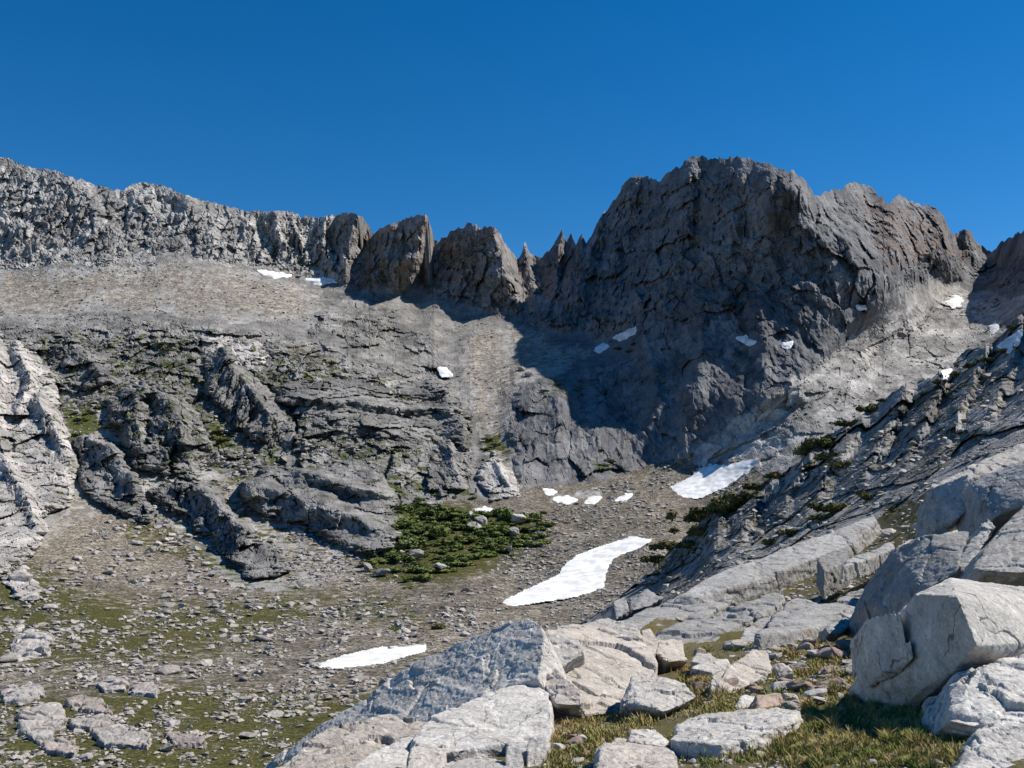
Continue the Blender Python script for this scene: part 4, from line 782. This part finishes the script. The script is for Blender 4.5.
hull('larger square block beside it at the frame edge', [(969, 484, 28.5), (988, 474, 28.6), (1024, 461, 28), (1060, 452, 27.6), (1060, 490, 26), (1024, 501, 26.4), (995, 517, 26.8), (980, 512, 27.6)], 1.6, M_FGG, amp=.010, group=GB)
hull('dark wedge squeezed under the larger square block', [(957, 560, 20), (988, 516, 23), (996, 525, 22.4), (980, 554, 20), (962, 572, 19)], .9, M_FGG, amp=.02, group=GB)
hull('flat shaded block lying before the broad sandy slab', [(826, 626, 20), (846, 616, 21), (854, 624, 20.4), (840, 633, 19.6), (828, 633, 19.4)], .5, M_FGG)
# stones lying about the bench
stones = [(795, 640, 26), (830, 640, 22), (850, 650, 20), (812, 648, 18), (780, 668, 16), (800, 672, 20), (790, 650, 16), (770, 640, 18), (820, 658, 20), (845, 634, 18), (835, 660, 26), (780, 690, 20), (800, 690, 26), (815, 697, 22), (790, 700, 18), (828, 688, 26), (845, 700, 14), (800, 706, 18), (775, 700, 16), (700, 690, 14), (720, 690, 16), (690, 714, 10), (660, 718, 14), (630, 720, 10),
          (580, 740, 16), (600, 730, 12), (560, 750, 14), (585, 755, 14), (575, 765, 16), (560, 733, 9), (690, 755, 14), (705, 748, 14), (720, 752, 18), (740, 748, 14), (710, 762, 10), (760, 755, 8), (815, 745, 9), (900, 722, 8), (840, 690, 14), (905, 755, 10), (925, 757, 16), (890, 760, 14), (940, 748, 12), (870, 765, 12), (935, 765, 14), (780, 630, 18), (745, 645, 14), (760, 660, 14), (700, 655, 12), (715, 668, 12),
          (860, 640, 14), (850, 622, 18), (815, 632, 22), (870, 585, 12), (860, 575, 12), (845, 590, 16), (830, 578, 12), (800, 575, 10), (780, 585, 12), (760, 590, 14), (745, 597, 12), (905, 530, 12), (890, 535, 14), (915, 528, 10), (770, 600, 14), (965, 522, 12), (955, 528, 12), (925, 540, 10)]
q = np.concatenate([scatter([(765, 625), (850, 620), (868, 650), (855, 690), (830, 710), (770, 712), (740, 690)], 95), scatter([(685, 735), (760, 735), (800, 715), (780, 750), (720, 768), (690, 768)], 22), scatter([(560, 715), (620, 718), (600, 745), (560, 765)], 12), scatter([(690, 655), (740, 645), (745, 690), (700, 700)], 10)])
stones += [(x, y, 6 + 20 * random.random() ** 2.2) for x, y in q]
q = np.concatenate([scatter([(660, 632), (700, 600), (790, 560), (880, 530), (900, 545), (860, 585), (780, 620), (700, 640)], 40)])
stones += [(x, y, 4 + 10 * random.random() ** 2) for x, y in q]
gst = 'loose stones among the grass of the bench'
for x, y, s in stones:
    p = on_bench(x, y)[0]
    boulder(p, s * p[1] / F * .7, 'loose pale stone lying among grass and boulders of the bench', gst, random.uniform(.5, .9), 'stone', name='loose_stone').data = PN[random.randrange(12)]
q = scatter([(690, 600), (790, 556), (880, 530), (920, 500), (960, 520), (860, 590), (700, 640)], 1500); p0 = on_bench(q[:, 0], q[:, 1])
q = scatter([(540, 720), (620, 720), (700, 680), (760, 640), (860, 600), (960, 560), (1010, 560), (860, 640), (840, 700), (960, 770), (540, 775)], 5200); p = on_bench(q[:, 0], q[:, 1])
p = np.concatenate([p, p0])
stuff_rocks('gravel', p, (1 + 8 * RNG.uniform(0, 1, 6700) ** 3.5) * p[:, 1] / F * .55, M_BOULD, 'gravel and chips scattered over the bench')

# ------------------------------------------------------------------ grass
def grass(polys, n, mat, label, hmin, hmax, spread=(7, 2.6), tufts=60):
    Vs = []
    for poly, k in polys:
        m = int(n * k); t = scatter(poly, max(8, int(tufts * k))); c = t[RNG.integers(0, len(t), m)] + RNG.normal(size=(m, 2)) * np.array(spread) 
        p = on_bench(c[:, 0], c[:, 1]); h = RNG.uniform(hmin, hmax, m) * np.clip(.75 + .9 * perlin(np.stack([c[:, 0] / 14, c[:, 1] / 7, 0 * c[:, 0]], -1), 66), .35, 1.3); an = RNG.uniform(0, 6.28, m); ln = RNG.uniform(.1, .9, m); wd = RNG.uniform(.004, .009, m) * np.clip(p[:, 1] / 10, .8, 2)
        d = np.stack([np.cos(an), np.sin(an), 0 * an], 1); sd = np.stack([-np.sin(an), np.cos(an), 0 * an], 1) * wd[:, None]; up = np.array([0, 0, 1.])
        p = p - up * .02; a = p + up * (h * .6)[:, None] + d * (h * ln * .3)[:, None]; b = p + up * (h * (1 - .25 * ln))[:, None] + d * (h * ln * .8)[:, None]
        Vs.append(np.stack([p - sd, p + sd, a + sd * .8, a - sd * .8, b + sd * .15, b - sd * .15], 1).reshape(-1, 3))
    V = np.concatenate(Vs); k = len(V) // 6; i = np.arange(k)[:, None] * 6
    Q = np.concatenate([i + np.array([[0, 1, 2, 3]]), i + np.array([[3, 2, 4, 5]])])
    return tag(new_mesh('grass', V, Q, None, mat), label, 'grass', kind='stuff')
NEAR = [(800, 768), (780, 735), (830, 700), (870, 690), (940, 705), (950, 730), (970, 735), (950, 768)]
HOL = [(650, 662), (690, 660), (720, 672), (705, 690), (670, 672)]; MIDG = [(545, 775), (552, 720), (570, 708), (620, 715), (680, 708), (730, 712), (680, 722), (665, 735), (620, 738), (595, 760)]
RR = [(790, 690), (800, 665), (850, 640), (865, 650), (870, 690), (830, 695)]; B5 = [(730, 660), (775, 670), (760, 690), (715, 708), (690, 700)]; TR = [(905, 525), (930, 510), (935, 525), (960, 525), (930, 540)]; UP = [(770, 650), (830, 645), (860, 625), (850, 640), (790, 660)]
ALL = [(690, 768), (640, 700), (690, 650), (760, 650), (860, 620), (890, 690), (960, 720), (960, 768)]
grass([(ALL, .5), (NEAR, .75), (MIDG, .16), (RR, .12), (B5, .06), (TR, .1), (HOL, .04), (UP, .05)], 70000, M_GREEN, 'green sedge growing between the foreground boulders', .03, .12, tufts=900)
grass([(ALL, .35), (NEAR, .30), (MIDG, .28), (HOL, .14), (RR, .16), (B5, .09), (UP, .08)], 19000, M_RUST, 'russet dried grass growing between the foreground boulders', .05, .17, (4.5, 1.8), tufts=300)
